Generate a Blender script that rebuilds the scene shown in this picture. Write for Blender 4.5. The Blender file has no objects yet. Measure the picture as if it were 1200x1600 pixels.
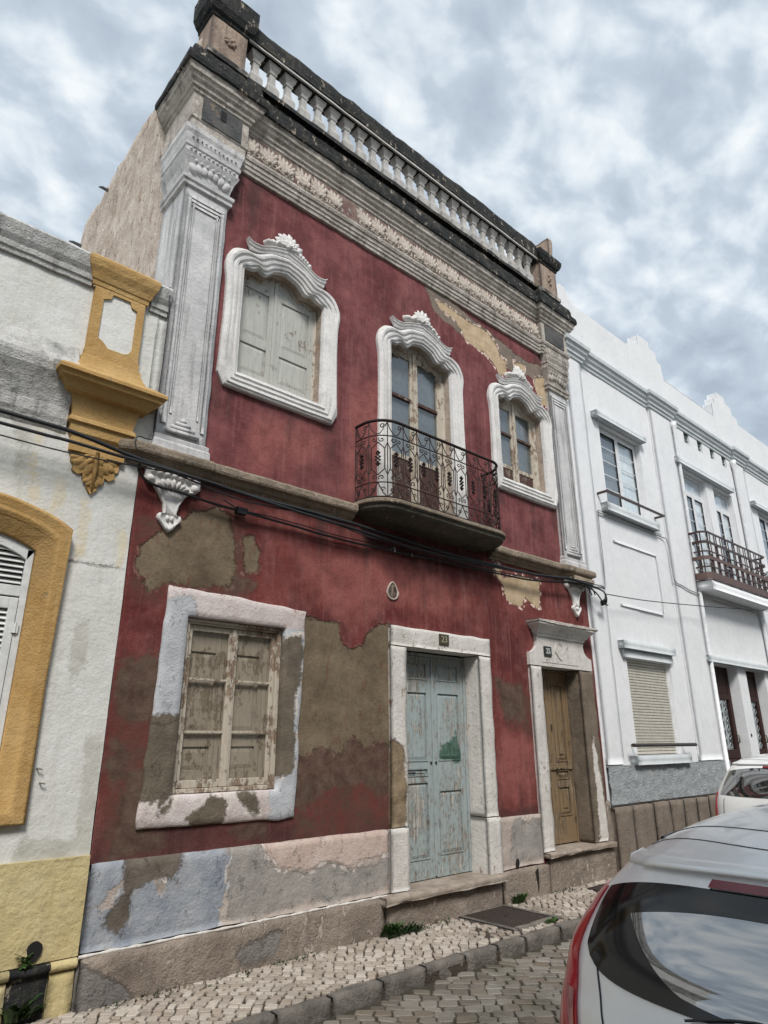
import bpy, math, random
import numpy as np
from mathutils import Vector, Matrix, noise
R = math.radians
random.seed(7)
scn = bpy.context.scene
COL = scn.collection

# ------------------------------------------------------------------ camera
cam = bpy.data.cameras.new('camera'); camo = bpy.data.objects.new('camera', cam); COL.objects.link(camo)
cam.sensor_fit = 'VERTICAL'; cam.sensor_height = 36.0; cam.lens = 1037.33/1600*36.0
cam.clip_start = .05; cam.clip_end = 3000
PIT, YAW, ROL = 0.331538, 0.731841, -0.0026195
F = Vector((math.sin(YAW)*math.cos(PIT), math.cos(YAW)*math.cos(PIT), math.sin(PIT)))
x0 = Vector((math.cos(YAW), -math.sin(YAW), 0)); u0 = x0.cross(F)
RX = math.cos(ROL)*x0+math.sin(ROL)*u0; UP = -math.sin(ROL)*x0+math.cos(ROL)*u0
CAM = Vector((0, -5.6, 1.848))
mw = Matrix((RX, UP, -F)).transposed().to_4x4(); mw.translation = CAM
camo.matrix_world = mw
scn.camera = camo

# ------------------------------------------------------------------ world, sun, exposure
SUN_EL, SUN_AZ = R(48), R(215)      # azimuth clockwise from +Y: the light comes from behind the camera
wd = bpy.data.worlds.new('World'); scn.world = wd; wd.use_nodes = True
wn = wd.node_tree; wn.nodes.clear()
def W(t, **k):
    n = wn.nodes.new(t)
    for a, b in k.items(): setattr(n, a, b)
    return n
def wl(a, b): wn.links.new(a, b)
sky = W('ShaderNodeTexSky', sky_type='NISHITA', sun_disc=False); sky.sun_elevation = SUN_EL; sky.sun_rotation = SUN_AZ
tc = W('ShaderNodeTexCoord'); sep = W('ShaderNodeSeparateXYZ'); wl(tc.outputs['Generated'], sep.inputs[0])
zz = W('ShaderNodeMath', operation='MAXIMUM'); wl(sep.outputs[2], zz.inputs[0]); zz.inputs[1].default_value = .0
z2 = W('ShaderNodeMath', operation='ADD'); wl(zz.outputs[0], z2.inputs[0]); z2.inputs[1].default_value = .42
dx = W('ShaderNodeMath', operation='DIVIDE'); wl(sep.outputs[0], dx.inputs[0]); wl(z2.outputs[0], dx.inputs[1])
dy = W('ShaderNodeMath', operation='DIVIDE'); wl(sep.outputs[1], dy.inputs[0]); wl(z2.outputs[0], dy.inputs[1])
cb = W('ShaderNodeCombineXYZ'); wl(dx.outputs[0], cb.inputs[0]); wl(dy.outputs[0], cb.inputs[1])
mp = W('ShaderNodeMapping'); wl(cb.outputs[0], mp.inputs[0]); mp.inputs['Rotation'].default_value = (0, 0, R(35)); mp.inputs['Scale'].default_value = (1.0, 1.25, 1)
na = W('ShaderNodeTexNoise'); wl(mp.outputs[0], na.inputs['Vector']); na.inputs['Scale'].default_value = 13; na.inputs['Detail'].default_value = 4; na.inputs['Roughness'].default_value = .5; na.inputs['Distortion'].default_value = .25
nb = W('ShaderNodeTexNoise'); wl(mp.outputs[0], nb.inputs['Vector']); nb.inputs['Scale'].default_value = 1.6; nb.inputs['Detail'].default_value = 3
mxn = W('ShaderNodeMath', operation='MULTIPLY_ADD'); wl(nb.outputs['Fac'], mxn.inputs[0]); mxn.inputs[1].default_value = .66
hn = W('ShaderNodeMath', operation='MULTIPLY'); wl(na.outputs['Fac'], hn.inputs[0]); hn.inputs[1].default_value = .71
wl(hn.outputs[0], mxn.inputs[2])
rp = W('ShaderNodeValToRGB'); wl(mxn.outputs[0], rp.inputs[0])
e = rp.color_ramp.elements
e[0].position = .50; e[0].color = (.40, .47, .555, 1)
e[1].position = .84; e[1].color = (.86, .90, .92, 1)
m1 = rp.color_ramp.elements.new(.66); m1.color = (.525, .605, .69, 1)
m2 = rp.color_ramp.elements.new(.75); m2.color = (.70, .77, .83, 1)
sc10 = W('ShaderNodeVectorMath', operation='SCALE'); wl(rp.outputs[0], sc10.inputs[0]); sc10.inputs[3].default_value = 7.6
mixw = W('ShaderNodeMix', data_type='RGBA'); mixw.inputs[0].default_value = .93
wl(sky.outputs[0], mixw.inputs[6]); wl(sc10.outputs[0], mixw.inputs[7])
bg = W('ShaderNodeBackground'); wl(mixw.outputs[2], bg.inputs[0]); bg.inputs[1].default_value = .1
wo = W('ShaderNodeOutputWorld'); wl(bg.outputs[0], wo.inputs[0])

sl = bpy.data.lights.new('sun', 'SUN'); so = bpy.data.objects.new('sun', sl); COL.objects.link(so)
sl.energy = 2.5; sl.angle = R(16); sl.color = (1, .965, .92)
sd = Vector((math.sin(SUN_AZ)*math.cos(SUN_EL), math.cos(SUN_AZ)*math.cos(SUN_EL), math.sin(SUN_EL)))
so.rotation_euler = (-sd).to_track_quat('-Z', 'Y').to_euler(); so.location = (0, -20, 30)
vs = scn.view_settings; vs.view_transform = 'Standard'; vs.look = 'None'; vs.gamma = 1; vs.use_curve_mapping = False
vs.exposure = 0.56

# ------------------------------------------------------------------ materials
class NT:
    def __init__(s, name):
        s.m = bpy.data.materials.new(name); s.m.use_nodes = True; s.t = s.m.node_tree; s.t.nodes.clear()
        s.pos = s.t.nodes.new('ShaderNodeNewGeometry').outputs['Position']
    def n(s, typ, ins=None, out=0, **k):
        nd = s.t.nodes.new(typ)
        for a, b in k.items(): setattr(nd, a, b)
        for key, v in (ins or {}).items():
            sk = nd.inputs[key]
            if isinstance(v, bpy.types.NodeSocket): s.t.links.new(v, sk)
            else: sk.default_value = v
        return nd.outputs[out] if len(nd.outputs) else None
    def c(s, v):
        return v if isinstance(v, bpy.types.NodeSocket) else (tuple(v)+(1,) if len(v) == 3 else v)
    def mix(s, f, a, b, mode='MIX'):
        return s.n('ShaderNodeMix', {0: f, 6: s.c(a), 7: s.c(b)}, 2, data_type='RGBA', blend_type=mode)
    def noise(s, scale, detail=4, rough=.55, stretch=(1, 1, 1), dist=0, off=(0, 0, 0), vec=None):
        v = s.n('ShaderNodeMapping', {0: vec or s.pos, 'Scale': stretch, 'Location': off})
        return s.n('ShaderNodeTexNoise', {'Vector': v, 'Scale': scale, 'Detail': detail, 'Roughness': rough, 'Distortion': dist})
    def ramp(s, v, a, b, to0=0., to1=1.):
        return s.n('ShaderNodeMapRange', {0: v, 1: a, 2: b, 3: to0, 4: to1}, clamp=True)
    def math(s, op, a, b=0., c=0.):
        return s.n('ShaderNodeMath', {0: a, 1: b, 2: c}, operation=op)
    def attr(s, nm): return s.n('ShaderNodeAttribute', {}, 2, attribute_name=nm)
    def mask(s, nm, amp=.1, w=.012, sc=5., off=(0, 0, 0)):
        nz = s.noise(sc, 6, .65, off=off)
        v = s.math('MULTIPLY_ADD', nz, amp*2, s.attr(nm))
        v = s.math('ADD', v, s.ramp(s.noise(24, 6, .75, off=off), .3, .7, -.022, .022))
        return s.ramp(v, 1+amp-w, 1+amp+w), v
    def bump(s, h, dist, strength=1., nrm=None):
        d = {'Height': h, 'Distance': dist, 'Strength': strength}
        if nrm: d['Normal'] = nrm
        return s.n('ShaderNodeBump', d)
    def out(s, col, rough=.85, nrm=None, metal=0., spec=.3, **kw):
        d = {'Base Color': s.c(col), 'Roughness': rough, 'Metallic': metal, 'Specular IOR Level': spec}
        if nrm: d['Normal'] = nrm
        d.update(kw)
        p = s.n('ShaderNodeBsdfPrincipled', d)
        s.n('ShaderNodeOutputMaterial', {0: p})
        return s.m

def plaster(name, c1, c2, dirt=(.12, .11, .09), da=.5, streak=.5, chips=None, chipa=.0, bump=.006, sc=2.5, rough=.9, fine=60, layers=(), soot_shade=None):
    t = NT(name)
    col = t.mix(t.ramp(t.noise(sc, 6, .62), .35, .65), c1, c2)
    col = t.mix(t.ramp(t.noise(sc*6, 5, .7, off=(3, 1, 7)), .45, .75, 0, .35), col, tuple(v*.72 for v in c2))
    gr = t.noise(95, 5, .75, off=(1, 1, 4)); col = t.mix(t.ramp(gr, .42, .70, 0, .30), col, tuple(v*.55 for v in c1))
    gr2 = t.noise(38, 6, .75, off=(7, 1, 4)); col = t.mix(t.ramp(gr2, .50, .75, 0, .38), col, dirt)
    h = t.noise(sc*5, 8, .68)
    hh = t.noise(fine, 4, .6)
    height = t.math('MULTIPLY_ADD', hh, .25, h)
    # vertical rain streaks
    st = t.noise(1.2, 6, .7, stretch=(9, 9, .55), off=(1, 4, 2))
    col = t.mix(t.ramp(st, .52, .78, 0, streak), col, dirt)
    d2 = t.noise(1.7, 8, .7, off=(9, 2, 5))
    col = t.mix(t.ramp(d2, .55, .74, 0, da), col, dirt)
    if chips:
        ch = t.noise(7, 9, .75, stretch=(1.3, 1.3, .8), off=(2, 8, 1))
        cm = t.ramp(ch, .60-chipa*.12, .62-chipa*.12)
        col = t.mix(cm, col, chips)
        height = t.math('MULTIPLY_ADD', cm, -.35, height)
    if soot_shade:
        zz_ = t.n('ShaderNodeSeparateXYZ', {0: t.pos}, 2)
        sf = t.math('ADD', t.ramp(zz_, soot_shade[0], soot_shade[1], 0, .55), t.ramp(t.noise(4, 6, .7, off=(2, 2, 9)), .3, .7, 0, .6))
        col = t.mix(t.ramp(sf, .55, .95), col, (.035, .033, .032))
    for L in layers:
        nm, ca, cbb, amp = L[:4]; rim = L[4] if len(L) > 4 else None; dep = L[5] if len(L) > 5 else -.4
        m, v = t.mask(nm, amp, off=(len(nm), 3, 1))
        cc = t.mix(t.ramp(t.noise(4, 7, .7, off=(5, 5, len(nm))), .35, .65), ca, cbb)
        if rim:
            rm = t.ramp(v, 1+amp-.05, 1+amp-.03)
            rn = t.ramp(t.noise(9, 4, .6, off=(6, 1, 1)), .5, .56)
            col = t.mix(t.math('MULTIPLY', rm, rn), col, rim)
        col = t.mix(m, col, cc)
        height = t.math('MULTIPLY_ADD', m, dep, height)
    return t.out(col, rough, t.bump(height, bump*2.2))

M = {}
# --- red facade: upper floor plum, lower floor redder, patches bare of paint
def red_mat():
    t = NT('red_limewash')
    z = t.n('ShaderNodeSeparateXYZ', {0: t.pos}, 2)
    up = t.ramp(z, 4.28, 4.3)
    n1 = t.ramp(t.noise(1.5, 8, .66, dist=.4), .40, .60)
    lo = t.mix(n1, (.115, .026, .025), (.175, .046, .041))
    hi = t.mix(n1, (.135, .040, .044), (.195, .066, .068))
    col = t.mix(up, lo, hi)
    # worn, whitened zones
    w = t.noise(2.2, 8, .7, stretch=(1.6, 1.6, .55), off=(4, 4, 4))
    col = t.mix(t.ramp(w, .50, .74, 0, .5), col, (.33, .155, .14))
    lm, lv = t.mask('light', .22, .10, 2.5)
    col = t.mix(t.math('MULTIPLY', lm, .55), col, (.33, .115, .10))
    dk = t.noise(1.9, 6, .6, stretch=(1.2, 1.2, .5), off=(7, 1, 3))
    col = t.mix(t.ramp(dk, .50, .72, 0, .7), col, (.065, .024, .023))
    st = t.noise(1.1, 6, .7, stretch=(11, 11, .45), off=(2, 2, 2))
    col = t.mix(t.ramp(st, .54, .78, 0, .45), col, (.085, .045, .04))
    st2 = t.noise(1.3, 7, .72, stretch=(14, 14, .5), off=(7, 2, 6)); col = t.mix(t.ramp(st2, .54, .74, 0, .4), col, (.36, .19, .17))
    mm_ = t.noise(5.5, 8, .72, off=(4, 7, 1)); col = t.mix(t.ramp(mm_, .48, .70, 0, .5), col, (.060, .026, .024)); col = t.mix(t.ramp(mm_, .50, .30, 0, .35), col, (.30, .12, .11))
    ms_, _v = t.mask('soot_shade', .10, .05, 7, (8, 1, 5)); col = t.mix(t.math('MULTIPLY', ms_, .55), col, (.045, .032, .03))  # sooty drips, and the shade under the balcony painted dark
    # small flakes showing white ground
    fl = t.noise(14, 8, .72, off=(8, 3, 2)); fm = t.ramp(fl, .705, .715)
    col = t.mix(fm, col, (.5, .38, .33))
    sp = t.noise(60, 5, .75, off=(1, 9, 2)); col = t.mix(t.ramp(sp, .50, .72, 0, .45), col, (.06, .02, .02))
    height = t.math('MULTIPLY_ADD', t.noise(45, 4, .6), .25, t.noise(6, 8, .66))
    # dark damp mottling
    m0, v0 = t.mask('stain', .16, .05, 3.2, (6, 2, 2))
    col = t.mix(t.math('MULTIPLY', m0, .8), col, t.mix(t.ramp(t.noise(5, 6, .7), .4, .6), (.085, .055, .04), (.13, .04, .034)))
    md, vd = t.mask('damp', .16, .03, 5.5, (6, 9, 2))
    col = t.mix(t.math('MULTIPLY', md, .85), col, t.mix(t.ramp(t.noise(7, 7, .7), .38, .62), (.065, .042, .032), (.125, .09, .066)))
    m, v = t.mask('cement', .11, .012, 4.5, (1, 2, 3))
    cem = t.mix(t.ramp(t.noise(2.4, 7, .68, off=(5, 5, 5)), .36, .62), (.105, .078, .052), (.20, .155, .105))
    cem = t.mix(t.ramp(t.noise(34, 4, .7), .52, .7, 0, .5), cem, (.065, .048, .034))
    cem = t.mix(t.ramp(t.noise(5, 6, .7, stretch=(3, 3, .8), off=(0, 7, 0)), .56, .68, 0, .55), cem, (.13, .035, .03))
    rim = t.math('MULTIPLY', t.ramp(v, 1.11-.035, 1.11-.02), t.ramp(t.noise(10, 4, .6, off=(6, 1, 1)), .5, .6))
    col = t.mix(t.math('MULTIPLY', rim, .4), col, (.36, .2, .17))
    col = t.mix(m, col, cem)
    mg, vg = t.mask('grey_render', .10, .012, 5, (2, 5, 3))
    col = t.mix(mg, col, t.mix(t.ramp(t.noise(3.5, 6, .7), .4, .6), (.145, .125, .105), (.22, .17, .135)))
    mo, vo = t.mask('ochre', .07, .01, 7, (3, 3, 8))
    rim2 = t.math('MULTIPLY', t.ramp(vo, 1.07-.045, 1.07-.03), t.ramp(t.noise(13, 4, .6, off=(6, 4, 1)), .50, .54))
    col = t.mix(rim2, col, (.72, .55, .47))
    och = t.mix(t.ramp(t.noise(6, 7, .7), .35, .65), (.37, .27, .165), (.52, .41, .28))
    col = t.mix(mo, col, och)
    height = t.math('MULTIPLY_ADD', m, -1.0, height)
    height = t.math('MULTIPLY_ADD', mg, -.8, height)
    height = t.math('MULTIPLY_ADD', mo, -1.0, height)
    height = t.math('MULTIPLY_ADD', fm, -.2, height)
    return t.out(col, .92, t.bump(height, .014), spec=.15)
M['red'] = red_mat()
M['white_trim'] = plaster('white_lime_trim', (.62, .60, .58), (.74, .73, .71), (.22, .20, .18), .45, .4, (.45, .40, .36), -.6, .0035, 3)
M['pil'] = plaster('grey_white_pilaster_lime', (.47, .465, .465), (.65, .64, .63), (.15, .14, .135), .5, 1., (.38, .37, .37), -.5, .004, 3)
M['cornice'] = plaster('weathered_cornice_stucco', (.37, .33, .285), (.62, .57, .51), (.06, .052, .047), .75, .85, (.60, .53, .47), .3, .010, 4, soot_shade=(8.78, 9.06))
M['reveal'] = plaster('stained_window_reveal', (.34, .27, .215), (.52, .44, .37), (.14, .10, .08), .7, .5, (.55, .3, .22), .0, .006, 5)
M['friezebg'] = plaster('reddish_frieze_ground', (.16, .085, .075), (.30, .22, .19), (.07, .055, .05), .6, .4, (.4, .33, .3), .1, .008, 5)
M['moss_shade'] = plaster('mossy_shaded_balcony_stone', (.055, .050, .038), (.12, .105, .08), (.03, .034, .024), .7, .4, (.33, .28, .22), -.2, .012, 4)  # mossy stone, with the shade under the slab mixed into the colour
M['leafst'] = plaster('stucco_leaf', (.44, .385, .33), (.60, .53, .46), (.20, .16, .13), .45, .3, (.30, .2, .16), -.5, .008, 6)
M['black'] = plaster('lichen_blackened_stone', (.007, .010, .012), (.026, .028, .028), (.15, .13, .10), .6, .4, (.36, .31, .25), .15, .012, 5)
M['dkcor'] = plaster('sooty_soffit_stucco', (.050, .055, .062), (.13, .125, .12), (.03, .03, .034), .6, .5, (.28, .23, .18), .0, .010, 4)
M['balus'] = plaster('pale_cast_baluster', (.38, .37, .35), (.52, .50, .475), (.13, .12, .105), .5, .5, None, 0, .004, 5)
M['ped'] = plaster('pinkish_stained_pedestal', (.30, .22, .175), (.42, .33, .26), (.07, .055, .045), .65, .8, (.5, .4, .33), .1, .010, 4)
M['flank'] = plaster('rough_unpainted_flank_plaster', (.46, .37, .30), (.68, .60, .52), (.22, .17, .135), .75, .9, (.45, .29, .22), .05, .018, 4, fine=25)
M['string'] = plaster('mossy_string_course', (.20, .16, .115), (.34, .275, .21), (.05, .047, .03), .75, .5, (.42, .33, .26), .1, .012, 4)
M['jamb'] = plaster('white_limestone_jamb', (.58, .55, .51), (.70, .67, .63), (.27, .235, .20), .4, .35, (.36, .27, .2), -.1, .006, 3,
    layers=[('jamb_bare', (.11, .08, .05), (.31, .235, .15), .07, (.6, .55, .5), -.7), ('jamb_cement', (.115, .093, .07), (.19, .15, .11), .09, (.6, .55, .5), -.35)])
M['gws'] = plaster('patched_window_surround', (.50, .43, .41), (.66, .60, .58), (.32, .20, .17), .6, .4, (.42, .24, .2), .0, .005, 3,
    layers=[('gw_grey', (.36, .37, .39), (.50, .51, .53), .09), ('gw_cement', (.095, .078, .058), (.165, .135, .10), .07, (.6, .55, .5), -.5)])
M['plinth'] = plaster('flaking_plinth_paint', (.36, .30, .26), (.50, .43, .38), (.17, .14, .115), .6, .35, (.6, .54, .5), .0, .008, 2.6,
    layers=[('pl_grey', (.24, .22, .205), (.35, .325, .30), .10, None, -.3), ('pl_blue', (.215, .24, .285), (.355, .37, .39), .18, (.5, .5, .5), .2), ('pl_brown', (.095, .078, .06), (.165, .14, .115), .08, (.3, .3, .32), -.5), ('pl_pink', (.45, .34, .29), (.55, .45, .40), .08, (.6, .54, .5), .3)])
M['base'] = plaster('dirty_stone_base', (.23, .185, .15), (.38, .315, .26), (.10, .08, .065), .65, .35, (.46, .38, .32), .25, .016, 3,
    layers=[('low_grey', (.18, .165, .155), (.26, .24, .22), .05, None, -.5)])
M['step'] = plaster('worn_door_step', (.25, .20, .16), (.44, .38, .32), (.10, .07, .05), .7, .2, None, 0, .012, 4)
M['white_l'] = plaster('white_street_wall', (.60, .60, .56), (.70, .70, .675), (.40, .36, .27), .4, .4, None, 0, .006, 1.6, fine=30,
    layers=[('drip', (.42, .41, .36), (.56, .55, .51), .07, None, 0.), ('rust', (.56, .50, .37), (.64, .60, .50), .10, None, 0.), ('crackline', (.2, .19, .17), (.3, .28, .25), .004)])
M['grime'] = plaster('mould_streaked_ledge', (.42, .41, .385), (.64, .635, .61), (.05, .05, .05), .75, .95, None, 0, .010, 3)
M['ochre'] = plaster('ochre_painted_moulding', (.42, .25, .085), (.51, .335, .14), (.29, .175, .07), .5, .4, (.55, .45, .32), -.5, .006, 3)
M['yellow'] = plaster('yellow_plinth_paint', (.52, .42, .20), (.60, .51, .29), (.33, .26, .14), .55, .35, None, 0, .010, 2, fine=25)
M['white_r'] = plaster('clean_white_render', (.73, .74, .75), (.78, .785, .79), (.50, .51, .52), .3, .18, None, 0, .0025, 1.2)
M['trim_r'] = plaster('pale_grey_trim', (.50, .53, .54), (.57, .60, .61), (.36, .38, .39), .3, .3, None, 0, .004, 2)
M['cor_r'] = plaster('greyish_cornice_paint', (.52, .56, .57), (.62, .65, .66), (.25, .28, .28), .45, .6, None, 0, .004, 2)
M['dado'] = plaster('rough_grey_dado', (.42, .455, .47), (.52, .55, .56), (.22, .23, .23), .3, .2, None, 0, .03, 7, fine=22)
M['stone_r'] = plaster('brown_granite_slab', (.17, .135, .105), (.25, .205, .165), (.10, .08, .06), .5, .3, None, 0, .010, 5)
M['calc'] = plaster('pale_limestone_sett', (.33, .28, .235), (.50, .44, .38), (.17, .135, .105), .65, 0, None, 0, .006, 5, rough=.75)
M['bed'] = plaster('sandy_joint_bed', (.06, .047, .035), (.095, .075, .058), (.05, .055, .03), .6, 0, None, 0, .012, 6)
M['kerb'] = plaster('dark_worn_kerb_stone', (.13, .115, .10), (.24, .215, .19), (.06, .052, .045), .6, 0, None, 0, .014, 5)
M['roadbed'] = plaster('road_joint_earth', (.055, .046, .034), (.09, .075, .055), (.045, .06, .025), .6, 0, None, 0, .012, 6)
M['opp'] = plaster('cream_render', (.42, .39, .33), (.5, .47, .4), (.25, .22, .18), .4, .4)
M['roof'] = plaster('terracotta_flat_roof', (.25, .12, .08), (.3, .15, .1))
def stone_mat(name, ca, cb_, cc, grime, rough, spec):
    t = NT(name)
    rnd = t.math('FRACT', t.math('ADD', t.n('ShaderNodeObjectInfo', {}, 5), t.n('ShaderNodeNewGeometry', {}, 8)))
    col = t.mix(rnd, ca, cb_)
    col = t.mix(t.ramp(t.math('FRACT', t.math('MULTIPLY', rnd, 7.31)), .78, .82), col, cc)
    col = t.mix(t.ramp(t.noise(1.6, 5), .5, .68, 0, .4), col, cb_)
    col = t.mix(t.ramp(t.noise(2.2, 6, off=(4, 2, 1)), .50, .68, 0, .6), col, grime)
    col = t.mix(t.ramp(t.noise(90, 5, .75), .45, .7, 0, .5), col, tuple(v*.45 for v in ca))
    h = t.noise(24, 7, .65)
    return t.out(col, rough, t.bump(h, .010), spec=spec)
M['calc'] = stone_mat('pale_limestone_sett', (.30, .255, .21), (.52, .465, .40), (.36, .30, .245), (.17, .14, .11), .7, .3)
M['sett'] = stone_mat('grey_brown_granite_sett', (.115, .095, .075), (.285, .26, .225), (.18, .145, .11), (.085, .08, .05), .5, .5)

def wood(name, base, worn, dark, wornamt=.5, green=None):
    t = NT(name)
    g = t.noise(3, 7, .7, stretch=(14, 14, 1.0), dist=.3)
    col = t.mix(t.ramp(g, .35, .65), base, tuple(c*.8 for c in base))
    big_ = t.noise(1.6, 4, .6, off=(3, 3, 1))
    pm = t.ramp(t.math('MULTIPLY_ADD', big_, .5, t.noise(9, 10, .78, stretch=(1.8, 1.8, 1.0), off=(4, 1, 2))), .875-wornamt*.2, .90-wornamt*.2)
    col = t.mix(pm, col, t.mix(t.ramp(g, .4, .6), worn, dark))
    if green:
        mm, vv = t.mask('greenpatch', .06, .008, 13)
        col = t.mix(mm, col, t.mix(t.ramp(t.noise(30, 5, .7), .45, .55), green, (.09, .15, .13)))
        wm, wv = t.mask('worndoor', .30, .12, 6)
        sc = t.ramp(t.noise(17, 10, .8, stretch=(1.6, 1.6, .7)), .50, .60)
        col = t.mix(t.math('MULTIPLY', t.math('MULTIPLY', wm, sc), .8), col, (.17, .145, .125))
        rs = t.ramp(t.noise(6, 8, .7, off=(3, 9, 3)), .6, .68)
        col = t.mix(t.math('MULTIPLY', t.math('MULTIPLY', wm, rs), .8), col, (.09, .055, .04))
    fl = t.ramp(t.noise(22, 6, .7, stretch=(2, 2, .7)), .62, .66)
    col = t.mix(t.math('MULTIPLY', fl, .6), col, dark)
    h = t.math('MULTIPLY_ADD', pm, -.5, g)
    return t.out(col, .7, t.bump(h, .004), spec=.3)
M['blue_door'] = wood('flaking_blue_green_door', (.33, .385, .385), (.47, .46, .42), (.16, .14, .12), .5, (.045, .10, .065))
M['brown_door'] = wood('bare_brown_door', (.225, .155, .088), (.31, .24, .16), (.06, .042, .028), .5)
M['frame_old'] = wood('peeled_cream_frame', (.50, .445, .365), (.30, .225, .16), (.15, .10, .07), .45)
M['shut_cream'] = wood('cream_shutter', (.45, .45, .41), (.36, .26, .21), (.16, .13, .11), .1)
M['shut_brown'] = wood('dusty_inner_shutter', (.45, .375, .30), (.32, .25, .18), (.20, .16, .11), .35)
M['boards'] = wood('rusty_brown_boards', (.075, .036, .03), (.24, .20, .15), (.05, .03, .025), .45)
M['dark_door'] = wood('dark_varnished_door', (.035, .013, .010), (.05, .02, .015), (.015, .008, .007), .1)

def flat(name, col, rough=.5, metal=0., spec=.5, bump=0, bs=40, **kw):
    t = NT(name)
    c = t.mix(t.ramp(t.noise(bs*.3, 4), .35, .65), col, tuple(v*.82 for v in col))
    return t.out(c, rough, t.bump(t.noise(bs, 5), bump) if bump else None, metal, spec, **kw)
M['iron'] = flat('rusty_wrought_iron', (.028, .017, .015), .75, 0, .3, .002, 90)
M['cable'] = flat('black_cable', (.012, .013, .016), .6)
M['greycable'] = flat('grey_cable', (.30, .31, .32), .6)
M['pvc'] = flat('white_pvc', (.74, .75, .76), .35)
M['alu'] = flat('white_aluminium_frame', (.70, .71, .72), .35)
M['blackrub'] = flat('black_gasket', (.012, .012, .013), .5)
M['brownrail'] = flat('brown_painted_rail', (.045, .022, .019), .5)
M['brownpanel'] = flat('brown_balcony_lath', (.115, .072, .06), .6)
M['cream_slat'] = flat('cream_roller_slat', (.56, .53, .46), .5)
M['louvre'] = flat('white_louvre_paint', (.66, .665, .65), .45, bump=.002)
M['darkroom'] = flat('dark_interior', (.02, .02, .02), .9)
M['sky_backing'] = flat('grey_blue_sky_backing', (.15, .18, .205), .9)  # sheet added behind panes, sky reflection put into its colour
M['sky_backing_w'] = flat('pale_sky_backing', (.80, .84, .85), .9)  # whitish reflection of the right-hand panes put into the colour
M['plate_g'] = flat('brown_number_tile', (.06, .052, .032), .4)
M['plate_k'] = flat('black_number_tile', (.018, .022, .02), .3)
M['numb'] = flat('faded_number_paint', (.30, .28, .18), .5)
M['numw'] = flat('white_number_paint', (.55, .56, .54), .5)
M['manhole'] = flat('rusty_cast_iron_cover', (.055, .042, .036), .6, .3, .4, .006, 50)
M['vent'] = flat('grey_green_vent_block', (.19, .245, .235), .7)
M['leafg'] = flat('weed_leaf', (.06, .13, .03), .5)
M['leafd'] = flat('dark_weed_leaf', (.028, .065, .02), .5)
M['hole'] = flat('dark_hole', (.006, .006, .006), .9)
M['pipe'] = flat('clay_pipe_ring', (.42, .34, .30), .7, bump=.003)
M['brass'] = flat('tarnished_metal', (.20, .18, .14), .4, .8)
M['grille'] = flat('white_scroll_grille', (.42, .46, .48), .4)
def glass(name, tint=(.75, .8, .82), refl=1.0, ior=1.5, wav=.0015):
    t = NT(name)
    nb_ = t.bump(t.noise(5, 2), wav)
    dt = t.n('ShaderNodeVectorMath', {0: nb_, 1: t.n('ShaderNodeNewGeometry', {}, 4)}, 1, operation='DOT_PRODUCT')
    fr = t.math('POWER', t.math('SUBTRACT', 1., t.math('ABSOLUTE', dt)), 5.)
    f0 = ((ior-1)/(ior+1))**2*2
    f = t.math('MULTIPLY', t.math('MULTIPLY_ADD', fr, 1-f0, f0), refl)
    tr = t.n('ShaderNodeBsdfTransparent', {0: tint+(1,)})
    gl = t.n('ShaderNodeBsdfGlossy', {'Color': (.95, .97, 1, 1), 'Roughness': .02, 'Normal': nb_})
    mx = t.n('ShaderNodeMixShader', {0: f, 1: tr, 2: gl}); t.n('ShaderNodeOutputMaterial', {0: mx}); return t.m
M['glass'] = glass('old_window_glass', (.86, .87, .85), 1.3)
M['glass_r'] = glass('window_glass', (.92, .95, .96), 1.6)
def carglass():
    t = NT('tinted_car_glass')
    return t.out((.008, .011, .012), .03, None, 0, 1.0, **{'IOR': 2.3, 'Coat Weight': 1.0, 'Coat Roughness': .01})
M['frit_reflection'] = flat('black_border_and_reflection', (.006, .007, .008), .10, 0, .5)  # black glass edge, widened to paint in the spoiler's dark reflection
M['carglass'] = carglass()
def paint(name, col, metal, rough):
    t = NT(name)
    fl = t.noise(350, 2); d = t.ramp(t.noise(3, 6, .65), .4, .7)
    c = t.mix(t.math('MULTIPLY', fl, .25), col, tuple(v*.7 for v in col))
    c = t.mix(t.math('MULTIPLY', d, .10), c, (.32, .30, .27))
    return t.out(c, t.ramp(d, 0, 1, rough, rough+.14), None, metal, .5, **{'Coat Weight': .8, 'Coat Roughness': .06})
M['silver'] = paint('silver_car_paint', (.82, .83, .84), .3, .30)
M['whitecar'] = paint('white_car_paint', (.74, .75, .74), 0, .35)
M['tail'] = flat('red_lamp_lens', (.42, .006, .016), .16, 0, .35, **{'Coat Weight': .35, 'Coat Roughness': .05})
M['taildark'] = flat('dark_red_lens', (.16, .006, .012), .15, 0, .8)
M['tailclear'] = flat('clear_lamp_lens', (.45, .20, .20), .12, .3, .8)
M['rubber'] = flat('tyre_rubber', (.02, .02, .02), .85)
M['rim'] = flat('alloy_rim', (.45, .46, .47), .35, .9)
M['plastic'] = flat('black_trim_plastic', (.015, .015, .016), .45)

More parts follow.
